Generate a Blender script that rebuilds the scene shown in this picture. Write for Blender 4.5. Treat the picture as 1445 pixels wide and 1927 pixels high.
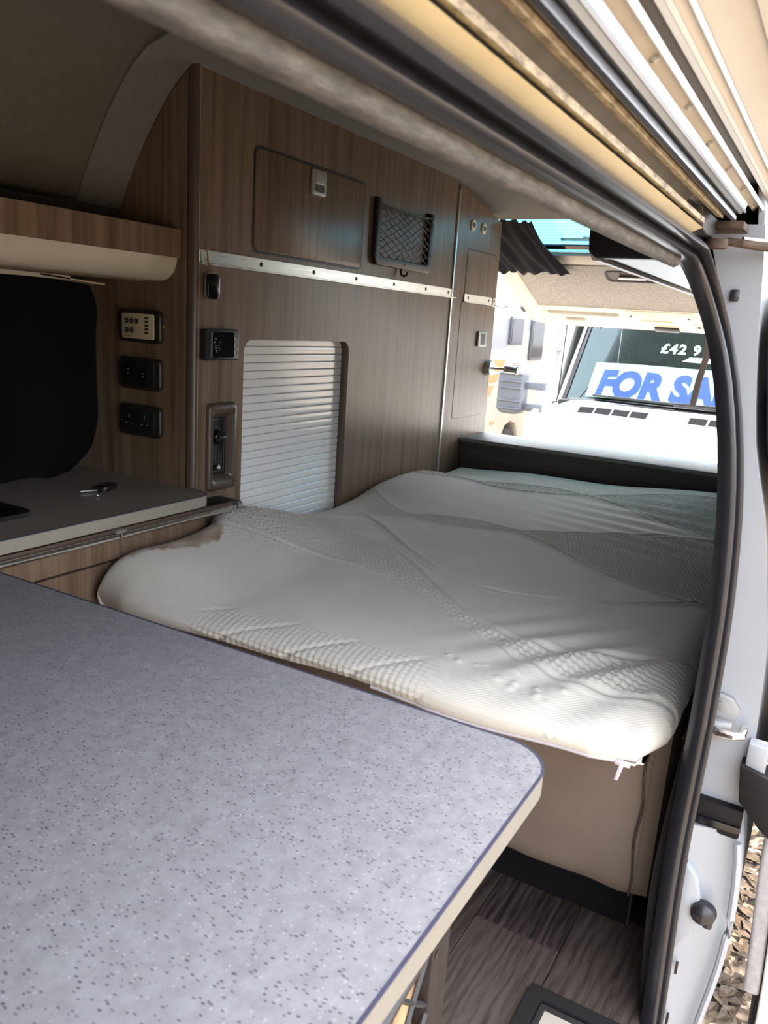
import bpy, bmesh, math, random
import numpy as np
from mathutils import Vector, Matrix
random.seed(7)
rng = np.random.default_rng(7)
for o in list(bpy.data.objects): bpy.data.objects.remove(o)
scene = bpy.context.scene
C = scene.collection
PI = math.pi

# ---------------------------------------------------------------- camera
YAW, PITCH, ROLL, FPX, CAMZ = 1.06171814, 0.234847898, 0.067406493, 1500.0, 1.65
fw = Vector((math.sin(YAW)*math.cos(PITCH), math.cos(YAW)*math.cos(PITCH), -math.sin(PITCH)))
r0 = Vector((math.cos(YAW), -math.sin(YAW), 0)); u0 = r0.cross(fw)
rr = r0*math.cos(ROLL)+u0*math.sin(ROLL); uu = -r0*math.sin(ROLL)+u0*math.cos(ROLL)
cam = bpy.data.cameras.new('camera'); cam_o = bpy.data.objects.new('camera', cam); C.objects.link(cam_o)
cam.sensor_fit = 'HORIZONTAL'; cam.sensor_width = 36.0; cam.lens = 36.0*FPX/1445.0
cam.clip_start = 0.01; cam.clip_end = 300
mw = Matrix.Identity(4)
for i in range(3):
    mw[i][0] = rr[i]; mw[i][1] = uu[i]; mw[i][2] = -fw[i]
mw[0][3], mw[1][3], mw[2][3] = 0, 0, CAMZ
cam_o.matrix_world = mw
cam.dof.use_dof = True; cam.dof.focus_distance = 1.9; cam.dof.aperture_fstop = 19.0
scene.camera = cam_o

# ---------------------------------------------------------------- world, sun, exposure
w = bpy.data.worlds.new('sky'); scene.world = w; w.use_nodes = True
nt = w.node_tree; bg = nt.nodes['Background']
sky = nt.nodes.new('ShaderNodeTexSky'); sky.sky_type = 'NISHITA'; sky.sun_disc = False
SUN_DIR = Vector((-0.17, 0.06, -0.98)).normalized()
sky.sun_elevation = math.asin(-SUN_DIR.z); sky.sun_rotation = math.atan2(-SUN_DIR.x, -SUN_DIR.y)
sky.air_density = 1.0; sky.dust_density = 2.5; sky.ozone_density = 1.0
hs = nt.nodes.new('ShaderNodeHueSaturation'); hs.inputs['Saturation'].default_value = .32
nt.links.new(sky.outputs[0], hs.inputs['Color']); nt.links.new(hs.outputs[0], bg.inputs[0]); bg.inputs[1].default_value = 0.36
sl = bpy.data.lights.new('sun', 'SUN'); sl.energy = 3.6; sl.angle = math.radians(0.55); sl.color = (1.0, 0.93, 0.80)
so = bpy.data.objects.new('sun', sl); C.objects.link(so)
so.rotation_euler = SUN_DIR.to_track_quat('-Z', 'Y').to_euler(); so.location = (0, 0, 8)
vs = scene.view_settings
vs.view_transform = 'Standard'; vs.look = 'None'; vs.gamma = 1.0; vs.use_curve_mapping = False
vs.exposure = 2.28

# ---------------------------------------------------------------- materials
MATS = {}
class NT:
    def __init__(s, name):
        s.m = bpy.data.materials.new(name); s.m.use_nodes = True
        s.t = s.m.node_tree; s.b = s.t.nodes['Principled BSDF']; s.out = s.t.nodes['Material Output']
        MATS[name] = s.m
    def n(s, ty, **k):
        nd = s.t.nodes.new(ty)
        for a, b in k.items():
            if a.startswith('i_'):
                key = a[2:]; key = int(key) if key.isdigit() else key.replace('_', ' ')
                nd.inputs[key].default_value = b
            else: setattr(nd, a, b)
        return nd
    def l(s, a, b): s.t.links.new(a, b)
    def coord(s, scale=(1, 1, 1), rot=(0, 0, 0)):
        tc = s.n('ShaderNodeTexCoord'); mp = s.n('ShaderNodeMapping')
        mp.inputs['Scale'].default_value = scale; mp.inputs['Rotation'].default_value = rot
        s.l(tc.outputs['Object'], mp.inputs[0]); return mp.outputs[0]
    def noise(s, co, scale, detail=4, rough=.55, dist=0):
        nd = s.n('ShaderNodeTexNoise'); nd.inputs['Scale'].default_value = scale
        nd.inputs['Detail'].default_value = detail; nd.inputs['Roughness'].default_value = rough
        nd.inputs['Distortion'].default_value = dist; s.l(co, nd.inputs['Vector']); return nd.outputs['Fac']
    def ramp(s, fac, stops):
        r = s.n('ShaderNodeValToRGB'); e = r.color_ramp.elements
        while len(e) < len(stops): e.new(.5)
        for el, (p, c) in zip(e, stops):
            el.position = p; el.color = (*c, 1) if len(c) == 3 else c
        s.l(fac, r.inputs[0]); return r.outputs[0]
    def bump(s, h, strength=.2, dist=.002):
        b = s.n('ShaderNodeBump'); b.inputs['Strength'].default_value = strength; b.inputs['Distance'].default_value = dist
        s.l(h, b.inputs['Height']); s.l(b.outputs[0], s.b.inputs['Normal'])
    def set(s, col=None, rough=None, metal=None, spec=None, coat=None):
        if col is not None: s.b.inputs['Base Color'].default_value = (*col, 1)
        if rough is not None: s.b.inputs['Roughness'].default_value = rough
        if metal is not None: s.b.inputs['Metallic'].default_value = metal
        if spec is not None: s.b.inputs['Specular IOR Level'].default_value = spec
        if coat is not None: s.b.inputs['Coat Weight'].default_value = coat
        return s

def plain(name, col, rough=.5, metal=0, var=.08, nscale=40, bump=0, spec=None):
    m = NT(name).set(col, rough, metal, spec)
    co = m.coord(); f = m.noise(co, nscale, 3)
    m.l(m.ramp(f, [(.3, tuple(c*(1-var) for c in col)), (.7, tuple(min(1, c*(1+var)) for c in col))]), m.b.inputs['Base Color'])
    if bump: m.bump(f, bump, .002)
    return m.m

def wood(name, dark, mid, light, axis='z', rough=.38, scale=1.0):
    m = NT(name).set(mid, rough)
    sc = {'z': (26, 26, 1.1), 'x': (1.1, 26, 26), 'y': (26, 1.1, 26)}[axis]
    co = m.coord(tuple(v*scale for v in sc))
    a = m.noise(co, 1.6, 6, .6, .25)
    sc2 = tuple(v*5 if v > 2 else v*2 for v in sc)
    co2 = m.coord(tuple(v*scale for v in sc2)); b = m.noise(co2, 1.5, 3, .6)
    mix = m.n('ShaderNodeMath', operation='MULTIPLY_ADD'); mix.inputs[1].default_value = .35
    m.l(b, mix.inputs[0]); m.l(a, mix.inputs[2])
    col = m.ramp(mix.outputs[0], [(.42, dark), (.62, mid), (.82, light)])
    m.l(col, m.b.inputs['Base Color']); m.bump(b, .08, .0006)
    return m.m

wood('unit_wood', (.070, .045, .030), (.138, .091, .060), (.195, .135, .092), rough=.32)
wood('dark_wood', (.022, .018, .017), (.04, .033, .03), (.065, .054, .05), axis='y', rough=.4)
wood('pale_wood', (.38, .25, .13), (.55, .38, .22), (.66, .5, .32), axis='y', rough=.5)
wood('cabinet_wood', (.22, .135, .075), (.33, .21, .12), (.44, .30, .18), axis='z', rough=.45)
# vinyl floor plank
def floor_mat():
    m = NT('vinyl_plank').set((.06, .05, .045), .42)
    ob = m.n('ShaderNodeObjectInfo')
    tc = m.n('ShaderNodeTexCoord'); add = m.n('ShaderNodeVectorMath', operation='ADD')
    mul = m.n('ShaderNodeMath', operation='MULTIPLY'); mul.inputs[1].default_value = 7.0
    m.l(ob.outputs['Random'], mul.inputs[0]); m.l(tc.outputs['Object'], add.inputs[0]); m.l(mul.outputs[0], add.inputs[1])
    mp = m.n('ShaderNodeMapping'); mp.inputs['Scale'].default_value = (1.2, 5, 5); m.l(add.outputs[0], mp.inputs[0])
    wv = m.n('ShaderNodeTexWave', wave_type='RINGS', rings_direction='Z'); wv.inputs['Scale'].default_value = 3.6
    wv.inputs['Distortion'].default_value = 9.0; wv.inputs['Detail'].default_value = 3; wv.inputs['Detail Scale'].default_value = 1.2
    m.l(mp.outputs[0], wv.inputs['Vector'])
    mp2 = m.n('ShaderNodeMapping'); mp2.inputs['Scale'].default_value = (9, 160, 160); m.l(add.outputs[0], mp2.inputs[0])
    nz = m.noise(mp2.outputs[0], 1.0, 3, .65)
    ad = m.n('ShaderNodeMath', operation='MULTIPLY_ADD'); ad.inputs[1].default_value = .22
    m.l(wv.outputs['Fac'], ad.inputs[0]); m.l(nz, ad.inputs[2])
    ad2 = m.n('ShaderNodeMath', operation='MULTIPLY_ADD'); ad2.inputs[1].default_value = .30
    m.l(ob.outputs['Random'], ad2.inputs[0]); m.l(ad.outputs[0], ad2.inputs[2])
    col = m.ramp(ad2.outputs[0], [(.36, (.014, .010, .009)), (.62, (.042, .031, .027)), (.95, (.088, .069, .060))])
    m.l(col, m.b.inputs['Base Color']); m.bump(ad.outputs[0], .25, .001)
floor_mat()
# speckled laminate
def laminate():
    m = NT('laminate').set((.4, .4, .42), .36)
    co = m.coord()
    base = m.noise(co, 60, 4, .7)
    c0 = m.ramp(base, [(.3, (.212, .208, .218)), (.7, (.292, .288, .30))])
    co2 = m.coord((1, .55, 1), (0, 0, .5)); v = m.n('ShaderNodeTexVoronoi', feature='F1'); v.inputs['Scale'].default_value = 330
    m.l(co2, v.inputs['Vector'])
    sp = m.ramp(v.outputs['Distance'], [(.26, (1, 1, 1)), (.40, (0, 0, 0))])
    msk = m.n('ShaderNodeSeparateColor'); m.l(v.outputs['Color'], msk.inputs[0])
    gt = m.n('ShaderNodeMath', operation='GREATER_THAN'); gt.inputs[1].default_value = .70; m.l(msk.outputs[0], gt.inputs[0])
    mm = m.n('ShaderNodeMath', operation='MULTIPLY'); m.l(sp, mm.inputs[0]); m.l(gt.outputs[0], mm.inputs[1])
    m2 = m.n('ShaderNodeMath', operation='MULTIPLY'); m2.inputs[1].default_value = .85; m.l(mm.outputs[0], m2.inputs[0])
    mx = m.n('ShaderNodeMix', data_type='RGBA'); m.l(m2.outputs[0], mx.inputs[0]); m.l(c0, mx.inputs[6])
    sc = m.ramp(msk.outputs[1], [(.0, (.035, .038, .06)), (.5, (.13, .125, .15)), (1, (.07, .06, .058))]); m.l(sc, mx.inputs[7])
    v2 = m.n('ShaderNodeTexVoronoi', feature='F1'); v2.inputs['Scale'].default_value = 230; m.l(co, v2.inputs['Vector'])
    s2 = m.n('ShaderNodeSeparateColor'); m.l(v2.outputs['Color'], s2.inputs[0])
    g2 = m.n('ShaderNodeMath', operation='GREATER_THAN'); g2.inputs[1].default_value = .8; m.l(s2.outputs[0], g2.inputs[0])
    sp2 = m.ramp(v2.outputs['Distance'], [(.2, (1, 1, 1)), (.34, (0, 0, 0))])
    m3 = m.n('ShaderNodeMath', operation='MULTIPLY'); m.l(g2.outputs[0], m3.inputs[0]); m.l(sp2, m3.inputs[1])
    m4 = m.n('ShaderNodeMath', operation='MULTIPLY'); m4.inputs[1].default_value = .25; m.l(m3.outputs[0], m4.inputs[0])
    mx2 = m.n('ShaderNodeMix', data_type='RGBA'); m.l(m4.outputs[0], mx2.inputs[0]); m.l(mx.outputs[2], mx2.inputs[6])
    mx2.inputs[7].default_value = (.62, .6, .6, 1)
    m.l(mx2.outputs[2], m.b.inputs['Base Color'])
laminate()
plain('edge_band_kitchen', (.24, .22, .185), .45, 0, .05)  # kitchen worktop edge, lighter than the counter band
plain('edge_band', (.155, .143, .12), .45, 0, .05)
wood_top = plain('worktop_brown', (.20, .175, .155), .5, 0, .12, 220)
plain('edge_line', (.05, .05, .085), .5)
plain('black_plastic', (.012, .012, .013), .42)
plain('gloss_black', (.006, .006, .008), .12)
plain('dark_trim', (.02, .018, .018), .5)
plain('rubber', (.016, .016, .020), .30, 0, .15, 60)
def mottled():
    m = NT('mottled_rubber').set((.03, .03, .03), .6)
    co = m.coord((8, 30, 30)); f = m.noise(co, 6, 6, .7)
    m.l(m.ramp(f, [(.4, (.035, .034, .034)), (.62, (.09, .085, .08)), (.8, (.22, .19, .15))]), m.b.inputs['Base Color']); m.bump(f, .4, .003)
mottled()
plain('chrome', (.85, .83, .80), .24, 1, .03)
plain('steel', (.62, .61, .60), .34, 1, .08)
plain('brass', (.55, .38, .16), .3, 1)
def alu():
    m = NT('aluminium').set((.72, .73, .71), .34, 1)
    co = m.coord((2, 90, 90)); f = m.noise(co, 3, 3)
    m.l(m.ramp(f, [(.3, (.27, .27, .27)), (.7, (.42, .42, .42))]), m.b.inputs['Roughness'])
alu()
plain('slat_silver', (.86, .87, .88), .16, .1, .02)
plain('post_dark', (.03, .024, .021), .95, spec=.04)
plain('white_paint_shaded', (.27, .285, .31), .28, 0, .03, 8)  # white van paint, greyed so the colour carries shade by the door
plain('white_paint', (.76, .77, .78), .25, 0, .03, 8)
plain('white_paint_warm', (.70, .66, .57), .4, 0, .05, 12)  # white van metal, tinted cream to carry warm bounce light
plain('white_plastic', (.75, .74, .72), .4)
plain('flange_warm', (.53, .44, .26), .4, 0, .08, 12)  # cream flange with the warm ground bounce put into its colour
def rusty():
    m = NT('grimy_paint').set((.5, .42, .3), .6)
    co = m.coord((6, 20, 20)); f = m.noise(co, 9, 6, .75)
    m.l(m.ramp(f, [(.34, (.07, .045, .03)), (.55, (.30, .24, .15)), (.8, (.46, .38, .26))]), m.b.inputs['Base Color']); m.bump(f, .4, .002)
rusty()
plain('galvanised', (.26, .26, .265), .5, .6, .1)
plain('rust', (.055, .034, .021), .75, .2, .5, 60, .6)
plain('track_grey', (.20, .195, .185), .5, .1, .15, 25)
plain('track_blue', (.24, .28, .34), .3, .2, .06, 10)
plain('leaf_brown', (.055, .034, .018), .8, 0, .6, 90)
plain('tan_paint', (.33, .295, .24), .45, 0, .08, 20)
plain('casing_cream', (.39, .375, .345), .45, 0, .04, 10)
plain('ceiling_lining', (.155, .148, .14), .85, 0, .08, 60, .1)
plain('lining_shaded', (.115, .105, .090), .85, 0, .08, 60, .1)  # same lining, darkened to carry the light falloff towards the front
plain('ceiling_lit', (.17, .165, .16), .8, 0, .05, 50, .05)  # lining made paler: light from below painted on the flat ceiling
plain('curtain_black', (.004, .004, .0045), .9, 0, .2, 200, .1, spec=.12)
plain('curtain_navy', (.005, .006, .011), .75, 0, .2, 200, .1, spec=.12)
plain('pelmet_beige', (.50, .45, .36), .38, 0, .04, 20)
plain('panel_cream', (.55, .48, .33), .5)
plain('socket_brown', (.055, .042, .036), .35, 0, .05)
plain('latch_silver', (.40, .41, .40), .35, .3)
plain('plate_black', (.022, .018, .015), .3)
plain('bezel_brown', (.075, .052, .042), .35, 0, .05)
plain('print_white', (.6, .6, .6), .5)
plain('print_grey', (.16, .16, .16), .5)
plain('carpet_grey', (.32, .32, .315), .95, 0, .25, 120, .5)
plain('dark_panel', (.012, .011, .011), .6, 0, .15, 80, .1, spec=.12)
plain('plinth_black', (.006, .005, .006), .8, spec=.12)
plain('step_pale', (.36, .33, .28), .5)
plain('grey_seal', (.30, .29, .29), .8, 0, .15, 80, .3)
plain('zip_white', (.50, .46, .49), .5)
plain('tyre', (.015, .015, .016), .8)
plain('mirror_grey', (.075, .085, .10), .5, 0, .05)
plain('grille_grey', (.10, .105, .12), .8, spec=.1)
plain('sign_white', (.40, .48, .455), .6, 0, .02)
plain('sign_blue', (.004, .026, .24), .5, 0, .02)
plain('pale_letters', (.70, .80, .76), .5)
plain('dash_dark', (.03, .035, .032), .8, spec=.1)
plain('slot_black', (.008, .008, .009), .9, spec=.05)
plain('orange_vinyl', (.75, .17, .05), .4)
plain('motor_grey', (.17, .175, .19), .4)
plain('motor_cream', (.34, .325, .29), .4, 0, .03, 3)
plain('fence_grey', (.25, .25, .27), .5, .3)
plain('hedge_green', (.05, .075, .03), .9, 0, .4, 30)
plain('wall_pale', (.62, .60, .58), .8)
plain('headlamp', (.70, .72, .75), .08, .6)
def leather():
    m = NT('leatherette').set((.27, .205, .16), .36)
    co = m.coord(); f = m.noise(co, 420, 2, .5)
    m.l(m.ramp(m.noise(co, 6, 3), [(.3, (.165, .120, .090)), (.7, (.195, .143, .108))]), m.b.inputs['Base Color']); m.bump(f, .15, .001)
leather()
def glass_mat(name, tint, gloss, rough=.02, k=1.0):
    m = NT(name); t = m.n('ShaderNodeBsdfTransparent'); t.inputs[0].default_value = (*tint, 1)
    g = m.n('ShaderNodeBsdfGlossy'); g.inputs[1].default_value = rough; g.inputs[0].default_value = (.9, .95, 1, 1)
    mx = m.n('ShaderNodeMixShader'); fr = m.n('ShaderNodeFresnel'); fr.inputs[0].default_value = 1.45
    ad = m.n('ShaderNodeMath', operation='MULTIPLY_ADD'); ad.inputs[1].default_value = k; ad.inputs[2].default_value = gloss
    m.l(fr.outputs[0], ad.inputs[0]); m.l(ad.outputs[0], mx.inputs[0]); m.l(t.outputs[0], mx.inputs[1]); m.l(g.outputs[0], mx.inputs[2])
    m.l(mx.outputs[0], m.out.inputs[0]); return m.m
glass_mat('windscreen_glass', (.80, .88, .85), .0, k=.15)
glass_mat('teal_glass', (.33, .56, .63), .0, k=.3)
glass_mat('window_dark', (.10, .12, .14), .10)
# mattress: quilted knit with a brown stain in one corner
def mattress_mat():
    m = NT('mattress_knit').set((.62, .59, .54), .85)
    co = m.coord()
    wv = m.n('ShaderNodeTexWave', wave_type='BANDS', bands_direction='DIAGONAL'); wv.inputs['Scale'].default_value = 75
    wv.inputs['Distortion'].default_value = .6; m.l(co, wv.inputs['Vector'])
    nz = m.noise(co, 500, 2)
    mx = m.n('ShaderNodeMath', operation='MULTIPLY_ADD'); mx.inputs[1].default_value = .6
    m.l(wv.outputs['Fac'], mx.inputs[0]); m.l(nz, mx.inputs[2]); m.bump(mx.outputs[0], .22, .0012)
    at = m.n('ShaderNodeVertexColor', layer_name='stain')
    f2 = m.noise(co, 9, 3)
    base = m.ramp(f2, [(.3, (.575, .54, .475)), (.7, (.625, .59, .525))])
    mc = m.n('ShaderNodeMix', data_type='RGBA'); m.l(at.outputs[0], mc.inputs[0]); m.l(base, mc.inputs[6])
    mc.inputs[7].default_value = (.25, .145, .08, 1); m.l(mc.outputs[2], m.b.inputs['Base Color'])
    m.b.inputs['Sheen Weight'].default_value = .15
mattress_mat()
def gravel():
    m = NT('gravel').set((.4, .33, .25), .9)
    co = m.coord(); v = m.n('ShaderNodeTexVoronoi'); v.inputs['Scale'].default_value = 45; m.l(co, v.inputs['Vector'])
    sp = m.n('ShaderNodeSeparateColor'); m.l(v.outputs['Color'], sp.inputs[0])
    m.l(m.ramp(sp.outputs[0], [(0, (.07, .05, .032)), (.5, (.24, .175, .115)), (1, (.38, .29, .20))]), m.b.inputs['Base Color'])
    m.bump(v.outputs['Distance'], .8, .02)
gravel()
wood('quay', (.2, .2, .2), (.3, .3, .3), (.4, .4, .4))
MAT = MATS

# ---------------------------------------------------------------- mesh builder
class B:
    def __init__(s): s.v = []; s.f = []
    def add(s, vs, fs):
        o = len(s.v); s.v += [tuple(p) for p in vs]; s.f += [tuple(i+o for i in f) for f in fs]; return s
    def bm(s, bm):
        bm.verts.index_update(); s.add([v.co[:] for v in bm.verts], [[v.index for v in f.verts] for f in bm.faces]); bm.free(); return s
    def box(s, x0, x1, y0, y1, z0, z1, bev=0, seg=2):
        x0, x1 = sorted((x0, x1)); y0, y1 = sorted((y0, y1)); z0, z1 = sorted((z0, z1))
        bm = bmesh.new(); bmesh.ops.create_cube(bm, size=1)
        for v in bm.verts: v.co = ((x0+x1)/2+v.co.x*(x1-x0), (y0+y1)/2+v.co.y*(y1-y0), (z0+z1)/2+v.co.z*(z1-z0))
        if bev: bmesh.ops.bevel(bm, geom=list(bm.edges)+list(bm.verts), offset=bev, segments=seg, affect='EDGES', profile=.5)
        return s.bm(bm)
    def prism(s, pts, axis, a0, a1, holes=(), bev=0, seg=2):
        bm = bmesh.new(); mk = {'x': lambda p, a: (a, p[0], p[1]), 'y': lambda p, a: (p[0], a, p[1]), 'z': lambda p, a: (p[0], p[1], a)}[axis]
        if not holes:
            f = bm.faces.new([bm.verts.new(mk(p, a0)) for p in pts]); faces = [f]
        else:
            es = []
            for loop in [pts]+list(holes):
                vv = [bm.verts.new(mk(p, a0)) for p in loop]
                es += [bm.edges.new((vv[i], vv[(i+1) % len(vv)])) for i in range(len(vv))]
            r = bmesh.ops.triangle_fill(bm, edges=es, use_beauty=True); faces = [g for g in r['geom'] if isinstance(g, bmesh.types.BMFace)]
        r = bmesh.ops.extrude_face_region(bm, geom=faces)
        d = {'x': Vector((a1-a0, 0, 0)), 'y': Vector((0, a1-a0, 0)), 'z': Vector((0, 0, a1-a0))}[axis]
        bmesh.ops.translate(bm, vec=d, verts=[g for g in r['geom'] if isinstance(g, bmesh.types.BMVert)])
        bmesh.ops.recalc_face_normals(bm, faces=bm.faces[:])
        if bev and not holes:
            ed = [e for e in bm.edges if len(e.link_faces) == 2 and e.calc_face_angle() > .9]
            bmesh.ops.bevel(bm, geom=ed, offset=bev, segments=seg, affect='EDGES', profile=.5)
        return s.bm(bm)
    def sweep(s, path, prof, up=(0, 0, 1), closed_prof=True, caps=True, closed=False):
        path = [Vector(p) for p in path]; n = len(path); m = len(prof); vs = []; up = Vector(up)
        for i, p in enumerate(path):
            a = path[(i-1) % n] if (closed or i > 0) else p; b = path[(i+1) % n] if (closed or i < n-1) else p
            t = (b-a).normalized(); u = up-t*up.dot(t)
            if u.length < 1e-4: u = Vector((1, 0, 0))-t*t.x
            u.normalize(); r = t.cross(u)
            for q in prof: vs.append(p+r*q[0]+u*q[1])
        fs = []
        for i in range(n if closed else n-1):
            for j in range(m if closed_prof else m-1):
                i2 = (i+1) % n; j2 = (j+1) % m
                fs.append((i*m+j, i2*m+j, i2*m+j2, i*m+j2))
        if caps and closed_prof and not closed:
            fs.append(tuple(range(m))[::-1]); fs.append(tuple((n-1)*m+j for j in range(m)))
        return s.add(vs, fs)
    def tube(s, path, r, n=10, closed=False):
        return s.sweep(path, [(r*math.cos(2*PI*k/n), r*math.sin(2*PI*k/n)) for k in range(n)], closed=closed)
    def lathe(s, prof, org, axis, n=24):
        ax = Vector(axis).normalized(); a = ax.orthogonal().normalized(); b = ax.cross(a); org = Vector(org); vs = []; fs = []
        m = len(prof)
        for k in range(n):
            t = 2*PI*k/n; d = a*math.cos(t)+b*math.sin(t)
            for r, h in prof: vs.append(org+d*r+ax*h)
        for k in range(n):
            k2 = (k+1) % n
            for j in range(m-1): fs.append((k*m+j, k2*m+j, k2*m+j+1, k*m+j+1))
        if prof[0][0] > 1e-6: fs.append(tuple(k*m for k in range(n))[::-1])
        if prof[-1][0] > 1e-6: fs.append(tuple(k*m+m-1 for k in range(n)))
        return s.add(vs, fs)
    def grid(s, fn, nu, nv, flip=False):
        vs = [fn(i/nu, j/nv) for i in range(nu+1) for j in range(nv+1)]; fs = []
        for i in range(nu):
            for j in range(nv):
                q = (i*(nv+1)+j, (i+1)*(nv+1)+j, (i+1)*(nv+1)+j+1, i*(nv+1)+j+1); fs.append(q[::-1] if flip else q)
        return s.add(vs, fs)
    def slab(s, fn, nu, nv, off):
        """surface fn(u,v) with thickness: second skin moved by off, closed rim"""
        off = Vector(off); o = len(s.v)
        a = [Vector(fn(i/nu, j/nv)) for i in range(nu+1) for j in range(nv+1)]; N = len(a); vs = a+[p+off for p in a]; fs = []
        id_ = lambda i, j: i*(nv+1)+j
        for i in range(nu):
            for j in range(nv):
                q = (id_(i, j), id_(i+1, j), id_(i+1, j+1), id_(i, j+1)); fs.append(q); fs.append(tuple(k+N for k in q[::-1]))
        rim = [id_(i, 0) for i in range(nu+1)]+[id_(nu, j) for j in range(1, nv+1)]+[id_(i, nv) for i in range(nu-1, -1, -1)]+[id_(0, j) for j in range(nv-1, 0, -1)]
        for k in range(len(rim)):
            a_, b_ = rim[k], rim[(k+1) % len(rim)]; fs.append((b_, a_, a_+N, b_+N))
        return s.add(vs, fs)

WL = {}
def mesh_of(b, loc, mat, smooth=35):
    me = bpy.data.meshes.new('m'); l = Vector(loc)
    me.from_pydata([(p[0]-l.x, p[1]-l.y, p[2]-l.z) for p in b.v], [], b.f); me.validate()
    bm = bmesh.new(); bm.from_mesh(me); bmesh.ops.recalc_face_normals(bm, faces=bm.faces[:]); bm.to_mesh(me); bm.free()
    if smooth:
        me.polygons.foreach_set('use_smooth', [True]*len(me.polygons)); me.set_sharp_from_angle(angle=math.radians(smooth))
    me.materials.append(MAT[mat]); me.update(); return me
def obj(name, b, mat, loc=None, smooth=35):
    if loc is None:
        xs = [p[0] for p in b.v]; ys = [p[1] for p in b.v]; zs = [p[2] for p in b.v]
        loc = ((min(xs)+max(xs))/2, (min(ys)+max(ys))/2, min(zs))
    me = mesh_of(b, loc, mat, smooth); me.name = name
    o = bpy.data.objects.new(name, me); C.objects.link(o); o.location = loc; WL[o] = Vector(loc); return o
def tag(o, label, cat, group=None):
    o['label'] = label; o['category'] = cat
    if group: o['group'] = group
    return o
def thing(name, label, cat, loc, group=None):
    o = bpy.data.objects.new(name, None); C.objects.link(o); o.location = loc; o.empty_display_size = .05
    WL[o] = Vector(loc); return tag(o, label, cat, group)
def part(p, name, b, mat, smooth=35, label=None):
    loc = WL[p]; me = mesh_of(b, loc, mat, smooth); me.name = name
    o = bpy.data.objects.new(name, me); C.objects.link(o); o.parent = p; WL[o] = loc
    if label: o['label'] = label
    return o
def inst(p, name, src, delta):
    """another child sharing src's mesh, moved by delta"""
    o = bpy.data.objects.new(name, src.data); C.objects.link(o); o.parent = p; o.location = Vector(delta); WL[o] = WL[p]; return o
def struct(name, b, mat, label=None, smooth=35):
    o = obj(name, b, mat, smooth=smooth); o['kind'] = 'structure'
    if label: o['label'] = label
    return o
def rrect(a0, a1, b0, b1, r, n=5):
    out = []
    rs = r if isinstance(r, (tuple, list)) else (r,)*4     # corners: (a1,b1),(a0,b1),(a0,b0),(a1,b0)
    for (cx, cy, sx, sy, t0), q in zip(((a1, b1, -1, -1, 0), (a0, b1, 1, -1, 90), (a0, b0, 1, 1, 180), (a1, b0, -1, 1, 270)), rs):
        if q <= 0: out.append((cx, cy)); continue
        for k in range(n+1):
            t = math.radians(t0+90*k/n); out.append((cx+sx*q+q*math.cos(t), cy+sy*q+q*math.sin(t)))
    return out
def lerp_tab(tab, x):
    xs = [t[0] for t in tab]; ys = [t[1] for t in tab]
    return float(np.interp(x, xs, ys))
def smooth_tab(tab):
    xs = np.array([t[0] for t in tab], float); ys = np.array([t[1] for t in tab], float)
    m = np.gradient(ys, xs)
    def f(x):
        x = np.clip(np.asarray(x, float), xs[0], xs[-1]); i = np.clip(np.searchsorted(xs, x)-1, 0, len(xs)-2)
        h = xs[i+1]-xs[i]; t = (x-xs[i])/h
        return (2*t**3-3*t**2+1)*ys[i]+(t**3-2*t**2+t)*h*m[i]+(-2*t**3+3*t**2)*ys[i+1]+(t**3-t**2)*h*m[i+1]
    return f
def text_mesh(s, size, shear=0, offset=0, extrude=0, spacing=1.0):
    cu = bpy.data.curves.new('t', 'FONT'); cu.body = s; cu.size = size; cu.shear = shear; cu.offset = offset; cu.extrude = extrude
    cu.space_character = spacing; cu.resolution_u = 3
    o = bpy.data.objects.new('t', cu); C.objects.link(o); bpy.context.view_layer.update()
    me = bpy.data.meshes.new_from_object(o.evaluated_get(bpy.context.evaluated_depsgraph_get()))
    vs = [v.co[:] for v in me.vertices]; fs = [list(p.vertices) for p in me.polygons]
    bpy.data.objects.remove(o); bpy.data.meshes.remove(me); return vs, fs
def text_on(b, s, size, fn, **k):
    vs, fs = text_mesh(s, size, **k); b.add([fn(*v) for v in vs], fs); return b

FLOOR = .55
GROUND = -.10
# ================================================================ SETTING: van shell
def pol(th, rho):
    t = math.radians(th); return (rho*math.cos(t), CAMZ+rho*math.sin(t))
# floor with vinyl planks
fl = struct('floor', B().box(-.9, 3.28, .075, 1.80, .44, FLOOR-.004), 'dark_trim', 'dark vinyl plank floor of the camper')
row_y = [.111+.166*i for i in range(8)]
for i, y0 in enumerate(row_y[:-1]):
    cuts = {1: [-.9, .1, 1.263, 1.42], 0: [-.9, .55, 1.42], 2: [-.9, .35, 1.42], 3: [-.9, .75, 1.42]}.get(i, [-.9, .2+.12*(i % 3), 1.42])
    for a, b in zip(cuts[:-1], cuts[1:]):
        part(fl, 'plank', B().box(a+.0008, b-.0008, y0+.0008, y0+.166-.0008, FLOOR-.006, FLOOR, .0008, 1), 'vinyl_plank')
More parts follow.
